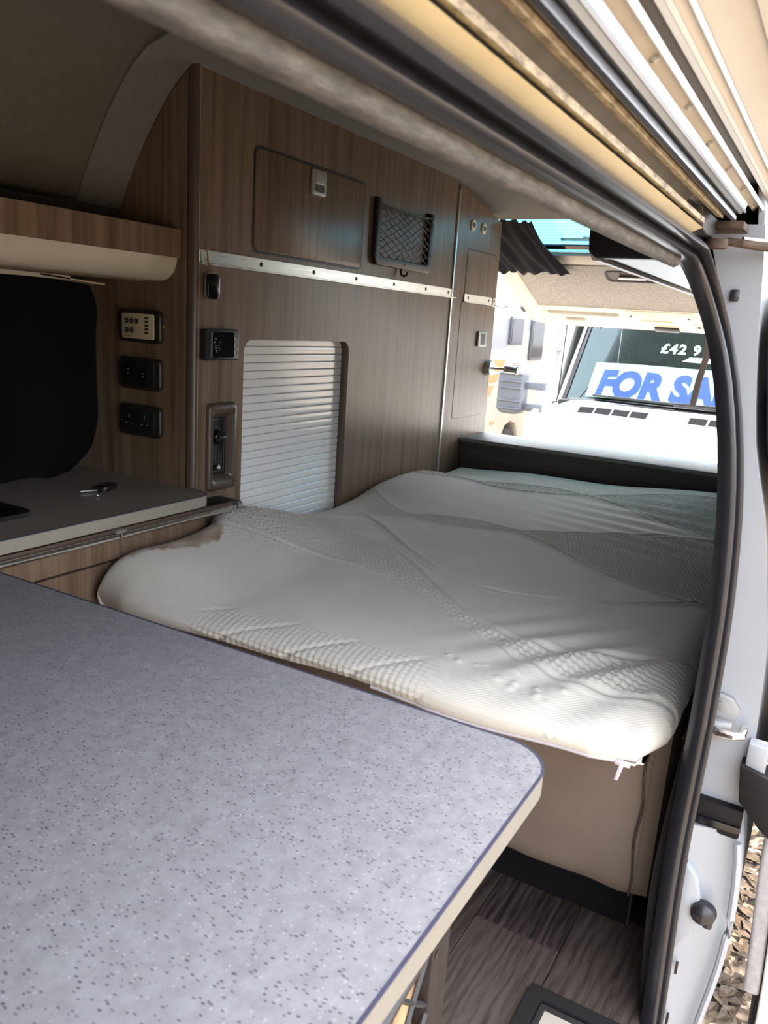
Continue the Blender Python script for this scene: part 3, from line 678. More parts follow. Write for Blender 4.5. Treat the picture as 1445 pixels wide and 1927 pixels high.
# recessed thermostat with brown bezel
th = thing('recessed_thermostat', 'brown recessed bezel holding a dark rotary thermostat below the display', 'thermostat', (1.54, UY, 1.20))
x0, x1, z0, z1 = 1.487, 1.593, 1.202, 1.424
rings = []
for ins, y, r in ((0, UY-.001, .012), (0, UY-.008, .012), (.004, UY-.013, .012), (.013, UY-.014, .012), (.020, UY-.004, .010), (.026, UY+.010, .006)):
    kx, kz = 1, 1.55 if ins > .01 else 1
    rings.append([(a, y, b_) for a, b_ in rrect(x0+ins*kx, x1-ins*kx, z0+ins*kz, z1-ins*kz, r, 5)])
bb = B(); n_ = len(rings[0]); bb.v = [p for r in rings for p in r]
bb.f = [(i*n_+j, i*n_+(j+1) % n_, (i+1)*n_+(j+1) % n_, (i+1)*n_+j) for i in range(len(rings)-1) for j in range(n_)]
part(th, 'bezel', bb, 'bezel_brown', 50)
fp = part(th, 'face_plate', B().prism(rrect(x0+.022, x1-.022, z0+.034, z1-.034, .003), 'y', UY+.006, UY+.012), 'black_plastic')
part(fp, 'outline', B().prism(rrect(x0+.030, x1-.030, z0+.046, z1-.042, .003), 'y', UY+.0055, UY+.0065, holes=[rrect(x0+.031, x1-.031, z0+.047, z1-.043, .003)]), 'print_grey')
kx, kz = 1.533, 1.338
part(fp, 'dial_ring', B().tube([(kx+.024*math.cos(a), UY+.0062, kz+.024*math.sin(a)) for a in np.linspace(-.9, PI*1.1, 24)], .0006, 5), 'print_grey')
kn = part(th, 'dial_knob', B().lathe([(.019, 0), (.018, .014), (.015, .017), (0, .017)], (kx, UY+.006, kz), (0, -1, 0), 24), 'gloss_black')
part(kn, 'grip', B().box(kx-.017, kx+.017, UY-.018, UY-.008, kz-.004, kz+.005, .003), 'black_plastic')
part(th, 'slide_switch', B().box(1.520, 1.544, UY+.0, UY+.007, 1.252, 1.266, .002), 'gloss_black')
part(th, 'switch_button', B().lathe([(.0045, 0), (.004, .006), (0, .0065)], (1.535, UY+.001, 1.260), (0, -1, 0), 12), 'print_white')
b = B().box(1.532, 1.5327, UY+.0055, UY+.0062, 1.272, 1.308)
for x in (1.545, 1.552): b.box(x, x+.0015, UY+.0055, UY+.0062, 1.268, 1.298)
b.box(1.525, 1.5262, UY+.0055, UY+.0062, 1.278, 1.293); part(fp, 'markings', b, 'print_grey')

# ================================================================ KITCHEN (far side, left)
WT = 1.218
kb = thing('kitchen_cabinet', 'brown wood kitchen cabinet with drawer fronts below the far worktop', 'kitchen cabinet', (.6, 1.55, FLOOR))
part(kb, 'carcass', B().box(-.6, 1.434, 1.318, 1.765, FLOOR+.002, 1.188), 'dark_trim')
part(kb, 'top_rail', B().box(-.6, 1.434, 1.300, 1.318, 1.113, 1.188), 'unit_wood')
for a, b_ in ((-.6, .05), (.055, .70), (.705, 1.430)):
    part(kb, 'drawer_front', B().box(a, b_, 1.300, 1.318, .86, 1.108, .001, 1), 'unit_wood')
    part(kb, 'door', B().box(a, b_, 1.300, 1.318, .60, .855, .001, 1), 'unit_wood')
kt = thing('kitchen_worktop', 'dim grey brown worktop on the far kitchen with rounded pale edge', 'worktop', (.5, 1.5, 1.19))
pl = [(-.6, 1.772), (1.4355, 1.772), (1.4355, 1.345)]+[(1.394+.042*math.cos(math.radians(a)), 1.318-.045*math.sin(math.radians(a))) for a in range(0, 91, 15)]+[(-.6, 1.273)]
part(kt, 'top', B().prism(pl, 'z', 1.1915, WT), 'worktop_brown')
ed = [(x, y, 1.2045) for x, y in pl[2:]]
part(kt, 'edge_band', B().sweep(ed,  [(-.0005, -.0128), (.003, -.0120), (.0042, -.008), (.0042, .008), (.003, .0115), (-.0005, .0122)], up=(0, 0, 1)), 'edge_band_kitchen')
part(kt, 'edge_line', B().sweep([(x, y, WT-.0004) for x, y in pl[2:]], [(-.0012, -.0008), (.0022, -.0008), (.0022, .0009), (-.0012, .0009)]), 'edge_line')
rlk = thing('table_hanging_rail', 'slim chrome rail along the front of the far kitchen worktop', 'rail', (.9, 1.262, 1.17))
part(rlk, 'tube', B().tube([(-.6, 1.262, 1.176), (1.50, 1.262, 1.176)], .0066, 14), 'chrome')
part(rlk, 'back_strip', B().box(-.6, 1.50, 1.268, 1.276, 1.172, 1.1895), 'bezel_brown')
br = part(rlk, 'bracket', B().box(1.118, 1.146, 1.2535, 1.272, 1.184, 1.191, .001), 'edge_band')
part(rlk, 'bracket_strap', B().tube([(1.133, 1.270, 1.188), (1.133, 1.256, 1.187), (1.133, 1.2535, 1.177), (1.133, 1.256, 1.167), (1.133, 1.262, 1.165)], .0022, 8), 'edge_band')
part(rlk, 'end_bracket', B().prism([(1.495, 1.167), (1.535, 1.167), (1.542, 1.177), (1.535, 1.187), (1.495, 1.187)], 'y', 1.270, 1.349, bev=.003), 'dark_trim')
part(rlk, 'end_bolt', B().lathe([(.007, 0), (.007, .006), (0, .007)], (1.522, 1.271, 1.177), (0, -1, 0), 12), 'steel')
hb = thing('hob_lid', 'black glass hob lid with rim set into the far kitchen worktop', 'hob', (.7, 1.52, WT))
part(hb, 'glass', B().prism(rrect(.36, 1.012, 1.398, 1.632, .02), 'z', WT+.0005, WT+.004), 'gloss_black')
part(hb, 'rim', B().prism(rrect(.345, 1.028, 1.384, 1.646, .03), 'z', WT+.0003, WT+.009, holes=[rrect(.362, 1.011, 1.400, 1.630, .02)]), 'black_plastic')
# vehicle key on the worktop
ky = thing('vehicle_key', 'black vehicle key with steel blade lying on the dim kitchen worktop', 'key', (1.26, 1.475, WT))
cx, cy = 1.285, 1.472
def rk(u, v, z): a = math.radians(20); return (cx+u*math.cos(a)-v*math.sin(a), cy+u*math.sin(a)+v*math.cos(a), z)
b = B().prism(rrect(-.030, .030, -.016, .016, .012), 'z', WT+.001, WT+.014, bev=.004); b.v = [rk(*p) for p in b.v]; part(ky, 'fob', b, 'black_plastic')
b = B().prism([(-.028, -.014), (-.075, -.022), (-.078, -.018), (-.076, -.014), (-.028, -.006)], 'z', WT+.003, WT+.0055); b.v = [rk(*p) for p in b.v]; part(ky, 'blade', b, 'steel')
b = B().prism([(-.026, .006), (-.055, .030), (-.058, .033), (-.054, .035), (-.024, .011)], 'z', WT+.003, WT+.0055); b.v = [rk(*p) for p in b.v]; part(ky, 'blade', b, 'steel')
b = B().tube([(.026+.009*math.cos(a), .009*math.sin(a), WT+.010) for a in np.linspace(0, 2*PI, 14, endpoint=False)], .0012, 6, closed=True); b.v = [rk(*p) for p in b.v]; part(ky, 'ring', b, 'steel')
# socket plates on the transverse side panel
def plate(zc, label, name, cat):
    t = thing(name, label, cat, (1.436, 1.507, zc-.039), 'socket plates beside the curtain')
    y0, y1, z0, z1 = 1.437, 1.577, zc-.039, zc+.039
    part(t, 'frame', B().prism(rrect(y0, y1, z0, z1, .014), 'x', 1.4205, 1.4355, bev=.004, seg=3), 'plate_black')
    part(t, 'insert', B().prism(rrect(y0+.018, y1-.014, z0+.009, z1-.009, .005), 'x', 1.4185, 1.4215, bev=.001), 'panel_cream' if cat == 'control panel' else 'black_plastic')
    return t
p1 = plate(1.5985, 'black framed cream control panel with round buttons, topmost beside the curtain', 'switch_panel', 'control panel')
for r_, c_ in ((0, 0), (0, 1), (0, 2), (1, 0), (1, 1)):
    y_, z_ = 1.546-c_*.0165, 1.610-r_*.022
    bt = part(p1, 'button', B().lathe([(.0068, 0), (.0068, .001), (0, .0012)], (1.4186, y_, z_), (-1, 0, 0), 14), 'dark_trim')
    part(bt, 'symbol', B().box(1.4168, 1.4175, y_-.0022, y_+.0022, z_-.0028, z_+.0028), 'print_grey')
    part(p1, 'indicator', B().box(1.418, 1.4187, y_-.0085, y_-.0065, z_+.006, z_+.008), 'dark_trim')
for k in range(5): part(p1, 'level_bar', B().box(1.4178, 1.4187, 1.4735, 1.4845, 1.6165-k*.0088, 1.6215-k*.0088), 'dark_trim')
part(p1, 'lettering', B().box(1.418, 1.4187, 1.535, 1.553, 1.5735, 1.5745), 'dark_trim')
part(p1, 'side_knob', B().lathe([(.004, 0), (.004, .004), (0, .005)], (1.430, 1.437, 1.602), (0, -1, 0), 10), 'brass')
p2 = plate(1.4845, 'black framed twin usb socket plate, middle of the three beside the curtain', 'usb_socket', 'socket')
for y_, z_ in ((1.543, 1.489), (1.493, 1.482)):
    f_ = part(p2, 'port_ring', B().lathe([(.016, 0), (.016, .0018), (.012, .0018), (.012, .0004), (0, .0004)], (1.4186, y_, z_), (-1, 0, 0), 20), 'gloss_black')
    for dz in (-.004, .004): part(f_, 'port', B().box(1.4168, 1.4183, y_-.004, y_+.002, z_+dz-.0012, z_+dz+.0012), 'print_grey')
p3 = plate(1.369, 'black twin mains socket plate, lowest of the three beside the curtain', 'mains_socket', 'socket')
part(p3, 'divider', B().box(1.4178, 1.4186, 1.5085, 1.5095, 1.340, 1.398), 'gloss_black')
for y_ in (1.541, 1.487):
    part(p3, 'earth_slot', B().box(1.4179, 1.4186, y_-.001, y_+.001, 1.374, 1.384), 'print_grey')
    for dy in (-.010, .010):
        part(p3, 'pin_slot', B().box(1.4179, 1.4186, y_+dy-.003, y_+dy+.003, 1.3585, 1.3605), 'print_grey')
# overhead shelf with rounded pelmet
sh = thing('window_pelmet', 'wood fascia shelf over a beige rounded pelmet above the black curtain', 'pelmet', (.5, 1.5, 1.70))
part(sh, 'fascia', B().box(-.6, 1.4355, 1.386, 1.400, 1.7605, 1.8235, .001, 1), 'unit_wood')
part(sh, 'shelf', B().box(-.6, 1.4355, 1.400, 1.60, 1.7605, 1.775), 'unit_wood')
part(sh, 'back_board', B().box(-.6, 1.4355, 1.585, 1.60, 1.775, 1.866), 'dark_wood')  # shade behind the fascia, put in as dark wood
pr = [(1.4005, 1.7600)]+[(1.437-.052*math.cos(math.radians(a)), 1.760-.054*math.sin(math.radians(a))) for a in range(0, 91, 9)]+[(1.50, 1.706), (1.50, 1.760)]
bb = B(); n_ = len(pr); secs = [(-.6, 1), (1.418, 1), (1.426, .97), (1.432, .88), (1.435, .72)]
for x, k in secs:
    bb.v += [(x, 1.45+(y-1.45)*k, 1.760+(z-1.760)*(k if z < 1.7599 else 1)) for y, z in pr]
bb.f = [(i*n_+j, (i+1)*n_+j, (i+1)*n_+(j+1) % n_, i*n_+(j+1) % n_) for i in range(len(secs)-1) for j in range(n_)]+[tuple(range(n_)), tuple((len(secs)-1)*n_+j for j in range(n_))]
part(sh, 'rounded_pelmet', bb, 'pelmet_beige', 40)
part(sh, 'underside', B().box(-.6, 1.4355, 1.50, 1.77, 1.704, 1.716), 'unit_wood')
part(sh, 'curtain_track', B().box(-.6, 1.30, 1.60, 1.625, 1.695, 1.704), 'pelmet_beige')
part(sh, 'loose_trim', B().prism([(1.22, 1.700), (1.40, 1.690), (1.402, 1.693), (1.22, 1.7035)], 'y', 1.60, 1.66), 'panel_cream')
# curtain
XR = smooth_tab([(1.215, 1.335), (1.235, 1.36), (1.27, 1.405), (1.32, 1.424), (1.45, 1.428), (1.58, 1.431), (1.64, 1.430), (1.67, 1.418), (1.70, 1.392)])
def cur(u, v):
    z_ = 1.222+.476*v+.004*math.sin(u*70)*(1-v)**6; xr = float(XR(z_)); x = -.2+(xr+.2)*u
    return (x, 1.668+.010*math.sin(u*52+v*1.2)*(.5+.5*(1-v))+.006*math.sin(u*23+1)+.004*math.sin(v*9+u*14), z_)
tag(obj('blackout_curtain', B().slab(cur, 110, 22, (0, .003, 0)), 'curtain_black', smooth=80), 'black blackout curtain hanging over the kitchen window', 'curtain')
# ================================================================ NEAR COUNTER / TABLE
TT = 1.19
ct = thing('near_counter', 'pale grey speckled counter with rounded corner in the foreground', 'counter', (.3, .7, FLOOR))
cx_, cy_, r_ = .812, .209, .058
pl = [(-.12, 1.20), (.812, 1.20), (.812, .209+r_)]+[(.812-r_+r_*math.cos(math.radians(a)), .209+r_-r_*math.sin(math.radians(a))) for a in range(10, 91, 10)]+[(-.12, .209)]
part(ct, 'top', B().prism(pl, 'z', TT-.026, TT), 'laminate')
pth = [(x, y, TT-.0135) for x, y in pl[1:]]
part(ct, 'edge_band', B().sweep(pth, [(-.0005, -.0135), (.0028, -.0125), (.004, -.008), (.004, .008), (.0028, .0118), (-.0005, .0126)]), 'edge_band')
part(ct, 'edge_line', B().sweep([(x, y, TT-.0004) for x, y in pl[1:]], [(-.0010, -.0008), (.0022, -.0008), (.0022, .0008), (-.0010, .0008)]), 'edge_line', label='dark line around the edge')
part(ct, 'cabinet_side', B().box(-.12, .612, .262, .278, FLOOR+.002, TT-.027), 'cabinet_wood', label='warm wood side facing the door')
part(ct, 'carcass', B().box(-.12, .625, .278, 1.19, FLOOR+.002, TT-.027), 'unit_wood')
part(ct, 'corner_post', B().box(.612, .664, .256, .290, FLOOR+.002, TT-.027, .006), 'post_dark')
cn = thing('counter_net', 'black stretch net pocket on the side of the foreground counter', 'net pocket', (.45, .26, .95))
net_pocket(cn, lambda u, h, d: (.26+u, .2615-d, .66+h), .352, .46, .020, 'post_dark', 5, .016, .0028, 11, sag=.03)

# ================================================================ BED
bd = thing('bed_base', 'taupe leatherette bed cushion base on a black plinth under the mattress', 'bed', (2.1, .73, FLOOR))
part(bd, 'plinth', B().box(1.402, 2.99, .186, 1.285, FLOOR+.001, .675), 'plinth_black')
part(bd, 'plinth_edge', B().tube([(1.40, .187, FLOOR+.003), (1.40, .187, .66)], .003, 6), 'dark_trim')
bm = bmesh.new(); bmesh.ops.create_cube(bm, size=2); bmesh.ops.subdivide_edges(bm, edges=bm.edges[:], cuts=19, use_grid_fill=True)
b = B(); bm.verts.index_update(); vv = []
for v in bm.verts:
    p = v.co.copy(); q = []
    rnd = .10
    m2 = Vector((max(0, abs(p.x)-(1-.03)), max(0, abs(p.y)-(1-.045)), max(0, abs(p.z)-(1-.13))))
    x = 1.345+(2.99-1.345)*(p.x+1)/2; y = .150+(1.285-.150)*(p.y+1)/2; z = .652+(.996-.652)*(p.z+1)/2
    bul = (1-p.y**4)*(1-p.z**2)*.016; x += -bul if p.x < -.99 else 0
    if p.y < -.99: y -= (1-p.x**4)*(1-p.z**2)*.006
    if abs(p.x+1) < 1e-3 and abs(p.z+1) < .12: x += .010*(1-(p.z+1)/.12)**2
    if abs(p.y+1) < 1e-3 and abs(p.x+1) < .12: y += .006*(1-(p.x+1)/.12)**2
    dd = max(0, .205-y)/.063
    if dd > 0 and p.x < -.8: x += .045*(1-math.sqrt(max(0, 1-min(1, dd)**2)))*(-p.x-.8)/.2
    x += .004*math.sin(y*31+z*9)*(1 if p.x < -.99 else 0)
    vv.append((x, y, z))
b.add(vv, [[v.index for v in f.verts] for f in bm.faces]); bm.free()
cu = part(bd, 'cushion', b, 'leatherette', 50)
part(cu, 'seam_piping', B().tube([(1.3465-.010*math.sin((z-.652)/.344*PI)+.001*math.sin(z*60), .186+.003*math.sin(z*43), z) for z in np.linspace(.655, .994, 24)], .0022, 6), 'bezel_brown', label='dark seam piping')
part(cu, 'seam_piping', B().tube([(x, .139-.017*(1-((x-2.167)/.822)**4)*.35, .990) for x in np.linspace(1.35, 2.98, 20)], .002, 6), 'bezel_brown')
for k in range(22):
    z = .665+.0145*k
    part(cu, 'stitch', B().tube([(1.3475-.009*math.sin((z-.652)/.344*PI), .178, z), (1.3475-.009*math.sin((z-.652)/.344*PI), .178, z+.007)], .0007, 4), 'edge_band')

# mattress -----------------------------------------------------------------
ZF = smooth_tab([(1.08, 1.112), (1.14, 1.133), (1.20, 1.138), (1.27, 1.134), (1.36, 1.139), (1.43, 1.152), (1.50, 1.157), (1.567, 1.158), (1.677, 1.136), (1.824, 1.099), (1.988, 1.079), (2.107, 1.085), (2.17, 1.093), (2.30, 1.118), (2.53, 1.126), (2.85, 1.085), (3.03, 1.10)])
ZM = smooth_tab([(1.08, 1.072), (1.3, 1.082), (1.6, 1.086), (2.0, 1.088), (2.5, 1.098), (2.8, 1.108), (3.03, 1.112)])
def sstep(a, b_, x): t = np.clip((x-a)/(b_-a), 0, 1); return t*t*(3-2*t)
# 1D edge rows: (inset, drop)
side = [(.022, 1.0), (.008, .93), (.001, .80), (-.004, .62), (-.004, .45), (.0, .30), (.007, .18), (.017, .09), (.032, .03), (.05, .0)]
front = [(.012, 1.0), (.003, .97), (.000, .92), (-.002, .87), (-.003, .82), (-.004, .77), (-.005, .72), (-.005, .67), (-.005, .62), (-.005, .57), (-.004, .52), (-.003, .47), (-.001, .42), (.002, .37), (.006, .315), (.011, .26), (.018, .205), (.027, .15), (.039, .10), (.055, .06), (.075, .028), (.105, .008), (.148, 0)]
_f = np.array(front); _s = np.concatenate([[0], np.cumsum(np.hypot(np.diff(_f[:, 0]), .08*np.diff(_f[:, 1])))]); _t = np.linspace(0, _s[-1], 58)
front = list(zip(np.interp(_t, _s, _f[:, 0]), np.interp(_t, _s, _f[:, 1])))
NX, NY = 400, 240
ux = [f[0] for f in front]+list(np.linspace(.09, 1-.05/1.86, NX))[1:]
# build coordinates in a normalised way: rows in x = front rows, interior, rear rows; columns in y = right rows, interior, left rows
xin = [(f[0], f[1], 'f') for f in front]+[(t, 0, 'i') for t in np.linspace(0, 1, NX)[1:-1]]+[(s[0], s[1], 'b') for s in side[::-1]]
yin = [(s[0], s[1], 'r') for s in side]+[(t, 0, 'i') for t in np.linspace(0, 1, NY)[1:-1]]+[(s[0], s[1], 'l') for s in side[::-1]]
nx, ny = len(xin), len(yin)
YR = .150
X = np.zeros((nx, ny)); Y = np.zeros((nx, ny)); DX = np.array([a[1] for a in xin])[:, None]+np.zeros((1, ny)); DY = np.array([a[1] for a in yin])[None, :]+np.zeros((nx, 1))
tt = np.array([0. if a[2] == 'r' else 1. if a[2] == 'l' else a[0] for a in yin])
yn = .15+tt*1.17
XFv = 1.150-.065*sstep(.2, 1.28, yn)+.006*np.sin(yn*9)
for i, (a, d, k) in enumerate(xin):
    if k == 'f': X[i] = XFv+a
    elif k == 'b': X[i] = 2.998-a
    else: X[i] = (XFv+.148)+(3.005-.05-(XFv+.148))*a
YL = 1.292+.044*sstep(1.43, 1.50, X)
for j, (a, d, k) in enumerate(yin):
    if k == 'r': Y[:, j] = YR+a
    elif k == 'l': Y[:, j] = YL[:, j]-a
    else: Y[:, j] = (YR+.05)+(YL[:, j]-.05-(YR+.05))*a
# plan rounding of corners
def corner(cx, cy, sx, sy, r):
    ax = np.clip(1-np.abs(X-cx)/r, 0, 1); ay = np.clip(1-np.abs(Y-cy)/r, 0, 1); q = (ax*ay)
    return q*r*.30*sx, q*r*.30*sy
for cx, cy, sx, sy in ((1.155, .15, 1, 1), (1.08, 1.292, .5, -.5), (3.0, .15, -1, 1)):
    a, b_ = corner(cx, cy, sx, sy, .10); X += a; Y += b_
wf = sstep(.98, 1.30, Y)
TOP = ZM(X)*(1-wf)+ZF(X)*wf
TOP += .035*sstep(2.4, 3.0, X)*sstep(.75, .3, Y)
TOP -= .022*np.exp(-((X-1.16)/.10)**2)*sstep(.6, .2, Y)
TOP += .004*np.sin(X*5.1+1)*np.sin(Y*6.3)
# soft folds near the front right corner
fold = np.exp(-((X-1.36)/.16)**2-((Y-.33)/.16)**2)
TOP += .0065*fold*np.sin((X*.75+Y*1.0)*62)
fold2 = np.exp(-((X-2.5)/.35)**2-((Y-.45)/.25)**2); TOP += .003*fold2*np.sin((X*1.0-Y*.25)*70)
BOT = 1.006+.024*sstep(.3, .85, Y)*sstep(1.5, 1.15, X)-.004*np.sin(Y*17)*sstep(1.3, 1.1, X)
drop = np.maximum(DX, DY); drop = np.where((DX > 0) & (DY > 0), np.minimum(1, (DX**3.5+DY**3.5)**(1/3.5)), drop)
Z = TOP-(TOP-BOT)*drop
# quilting relief
H = np.zeros_like(X); QK = 1.7
def wave(c, A, ph, lam=1.35): return c+A*np.sin(2*PI*(Y-ph)/lam)
curves = [wave(1.40, .14, .62), wave(1.56, .20, .74), wave(1.98, .16, .55), wave(2.22, -.17, .60), wave(2.58, .17, .50), wave(2.74, -.12, .70), wave(1.86, .26, 1.02, 1.7)]
for c in curves:
    d = (X-c)*.86; H += -.0022*np.exp(-(d/.0045)**2)+.0012*np.exp(-((np.abs(d)-.011)/.006)**2)
def dots(p, q=0, XX=None):
    XX = X if XX is None else XX
    a = XX*math.cos(q)+Y*math.sin(q); b_ = -XX*math.sin(q)+Y*math.cos(q)
    return np.cos(2*PI*a/p)*np.cos(2*PI*b_/p)
def between(a, b_): return sstep(0, .02, X-np.minimum(a, b_))*sstep(0, .02, np.maximum(a, b_)-X)
H += .0018*between(curves[0], curves[1])*dots(.021, .6)
H += .0018*between(curves[2], curves[3])*dots(.021, .35)
H += .0016*between(curves[4], curves[5])*dots(.022, .5)
far = sstep(1.0, 1.15, Y)*sstep(1.36, 1.45, X)*sstep(2.0, 1.8, X); H += .0016*far*dots(.020, .2)
# front border: quilted diamonds with raised dots and big bubbles toward the right
S = X-(TOP-Z); fr = sstep(.085, .045, X-(XFv[None, :]))
dl = np.abs(((Y*1.0+S*1.0)/.13) % 1-.5)*.13; mid = sstep(.50, .58, Y)*sstep(1.06, .98, Y)
H += fr*mid*(.0013*dots(.018, .78, S)-.0022*np.exp(-((dl)/.006)**2))
Rb = np.random.default_rng(5)
for k in range(46):
    by = .30+.26*Rb.random(); bz = Rb.random(); rad = Rb.uniform(.004, .0085)
    bx = 1.155+.09*bz**1.3-.004; zz_ = 1.085-.06*(1-bz)
    d2 = (Y-by)**2+((X-bx))**2+(Z-zz_)**2
    H += .0020*np.exp(-(d2/rad**2)**2)
# piping along the right edge and the front right seam
H += .0020*np.exp(-((Y-(YR+.036+.010*sstep(1.6, 2.2, X)))/.0035)**2)
H *= QK; wz = 1-np.clip(drop*1.6, 0, 1)
Z += H*(.25+.75*wz); X += -H*(1-wz)*(DX > 0); Y += -H*(1-wz)*(DY > 0)*(Y < .5)
# stain mask
SB = smooth_tab([(1.08, 1.30), (1.12, 1.275), (1.15, 1.258), (1.228, 1.232), (1.313, 1.205), (1.38, 1.203), (1.42, 1.23), (1.45, 1.28), (1.49, 1.35), (1.6, 1.5)])
stn = sstep(-.004, .006, Y+.004*np.sin(X*190+np.sin(Y*160)*2)+.003*np.sin(X*83)-SB(X))*(.78+.22*np.sin(X*60)*np.sin(Y*90))
me = bpy.data.meshes.new('mattress')
verts = np.stack([X, Y, Z], -1).reshape(-1, 3)
idx = np.arange(nx*ny).reshape(nx, ny)
q = np.stack([idx[:-1, :-1], idx[1:, :-1], idx[1:, 1:], idx[:-1, 1:]], -1).reshape(-1, 4)
# underside: closes the shell
rim = list(idx[:, 0])+list(idx[-1, 1:])+list(idx[-2::-1, -1])+list(idx[0, -2:0:-1])
mloc = Vector((2.05, .72, 1.0)); verts = verts-np.array(mloc[:])
faces = [tuple(int(k) for k in f) for f in q]+[tuple(int(k) for k in rim)]
me.from_pydata([tuple(p) for p in verts], [], faces)
me.polygons.foreach_set('use_smooth', [True]*len(me.polygons))
ca = me.color_attributes.new('stain', 'FLOAT_COLOR', 'POINT')
sv = stn.reshape(-1); ca.data.foreach_set('color', np.stack([sv, sv, sv, np.ones_like(sv)], -1).reshape(-1).astype(np.float32))
me.materials.append(MAT['mattress_knit']); me.update()
bm = bmesh.new(); bm.from_mesh(me); bmesh.ops.recalc_face_normals(bm, faces=bm.faces[:]); bm.to_mesh(me); bm.free()
mt = thing('mattress', 'cream quilted mattress with a brown stain at the far corner', 'mattress', mloc)
mo = bpy.data.objects.new('quilted_cover', me); C.objects.link(mo); mo.parent = mt; WL[mo] = mloc
zipl = [(float(X[1, j])-.004, float(Y[1, j]), float(Z[1, j])-.001) for j in range(8, 110, 4)]
zp = part(mt, 'zip', B().tube(zipl, .0035, 6), 'zip_white', label='white zip along the lower front edge')
x_, y_, z_ = zipl[0]
part(zp, 'zip_pull', B().prism([(y_+.004, z_-.002), (y_-.003, z_-.003), (y_+.003, z_-.030), (y_+.009, z_-.030)], 'x', x_-.010, x_-.007, bev=.001), 'zip_white')
part(zp, 'zip_slider', B().box(x_-.009, x_-.001, y_-.012, y_+.012, z_-.005, z_+.003, .002), 'zip_white')

# ================================================================ REAR: box, threshold, locker, pillars, tailgate
rb = thing('rear_box', 'dark wood low box with grey lid across the rear doorway behind the mattress', 'storage box', (3.14, .8, .6))
part(rb, 'body', B().box(3.024, 3.25, .20, 1.345, FLOOR+.002, 1.188), 'dark_wood')
part(rb, 'lid', B().box(3.014, 3.262, .19, 1.347, 1.188, 1.203, .003), 'track_grey')
struct('trim_3', B().box(3.265, 3.40, .16, 1.60, 1.150, 1.186, .004), 'pale_wood', 'pale wood threshold strip at the rear opening')
struct('wall_rear_lower', B().box(3.29, 3.40, .08, 1.78, .35, 1.148), 'white_paint')
struct('wall_rear_pillar_offside', B().prism([(3.29, 1.53), (3.42, 1.56), (3.42, 1.80), (3.29, 1.80)], 'z', 1.15, 2.15), 'white_paint_warm')
struct('wall_rear_pillar_nearside', B().prism([(3.28, .10), (3.42, .10), (3.42, .26), (3.28, .28)], 'z', 1.15, 2.10), 'white_paint_warm')
struct('wall_rear_header', B().box(3.29, 3.36, .2, 1.78, 2.135, 2.22), 'white_paint_warm')
ol = thing('overhead_locker', 'dark brown overhead locker with pale lower trim above the near side of the bed', 'locker', (2.4, .38, 1.81))
XE, YI, ZB = 1.78, .530, 1.812
part(ol, 'body', B().prism([(.262, ZB+.004), (YI-.02, ZB+.004), (YI-.004, ZB+.016), (YI, ZB+.04), (YI, 2.15), (.40, 2.13), (.32, 2.04), (.262, 1.87)], 'x', XE+.045, 3.05), 'unit_wood')
pr_ = [(.262, ZB), (YI-.014, ZB), (YI+.004, ZB+.012), (YI+.006, ZB+.04), (YI+.006, 2.14), (.40, 2.125), (.32, 2.04), (.262, 1.87)]
part(ol, 'end_cap', B().prism(pr_, 'x', XE, XE+.045, bev=.008, seg=3), 'black_plastic', label='black moulded end cap')
part(ol, 'lower_trim', B().prism([(YI-.022, ZB-.005), (YI-.003, ZB-.004), (YI+.004, ZB+.008), (YI-.004, ZB+.012), (YI-.022, ZB+.003)], 'x', XE+.02, 3.05), 'white_plastic', label='pale curved lower trim')
# tailgate, hinged at the roof and raised
HG = Vector((3.32, 0, 2.12)); TD = Vector((1.03, 0, -.41)).normalized(); TN = Vector((TD.z, 0, -TD.x))  # TN points down / inward
def tg(s, y, n): p = HG+TD*s+TN*n; return (p.x, y, p.z)
def tgb(b): b.v = [tg(*p) for p in b.v]; return b
tgt = thing('tailgate', 'raised tailgate with grey carpeted inside and white lower frame tinted for bounce light', 'tailgate', tg(.5, .9, 0))
glass = (.03, .30, .30, 1.50)
part(tgt, 'shell', tgb(B().prism(rrect(0, 1.135, .24, 1.56, (.06, .03, .03, .06)), 'z', -.03, -.010, holes=[rrect(.04, .345, .30, 1.50, .04)])), 'white_paint_warm')
gp = part(tgt, 'window_pane', tgb(B().box(.035, .35, .29, 1.51, -.024, -.019)), 'teal_glass', label='blue tinted rear window')
for k in range(9): part(gp, 'heater_line', tgb(B().box(.06+.025*k, .0612+.025*k, .31, 1.49, -.0185, -.0180)), 'black_plastic')
part(tgt, 'window_border', tgb(B().prism(rrect(.285, .315, .31, 1.49, .002), 'z', -.017, -.009)), 'gloss_black')
part(tgt, 'window_sill_strip', tgb(B().box(.35, .435, .27, 1.53, -.012, .004, .003)), 'casing_cream')
part(tgt, 'carpet_panel', tgb(B().prism(rrect(.44, .89, .30, 1.475, .02), 'z', -.008, .006, bev=.004)), 'carpet_grey', label='grey carpeted trim panel')
hp = part(tgt, 'pull_handle', tgb(B().prism(rrect(.478, .585, .80, 1.045, .03), 'z', .006, .010, holes=[rrect(.488, .575, .81, 1.035, .026)])), 'grille_grey')
part(hp, 'recess', tgb(B().prism(rrect(.487, .576, .809, 1.036, .026), 'z', .0055, .0075)), 'socket_brown')
part(hp, 'grip_bar', tgb(B().box(.522, .540, .86, .985, .008, .020, .005)), 'chrome')
part(tgt, 'lower_frame', tgb(B().prism(rrect(.885, 1.13, .27, 1.53, (.05, .01, .01, .05)), 'z', -.008, .010, holes=[rrect(.935, .985, 1.06, 1.44, .02), rrect(1.01, 1.06, 1.25, 1.36, .02)])), 'white_paint_warm')
part(tgt, 'channel_floor', tgb(B().box(.925, 1.07, 1.05, 1.45, -.008, -.002)), 'casing_cream')
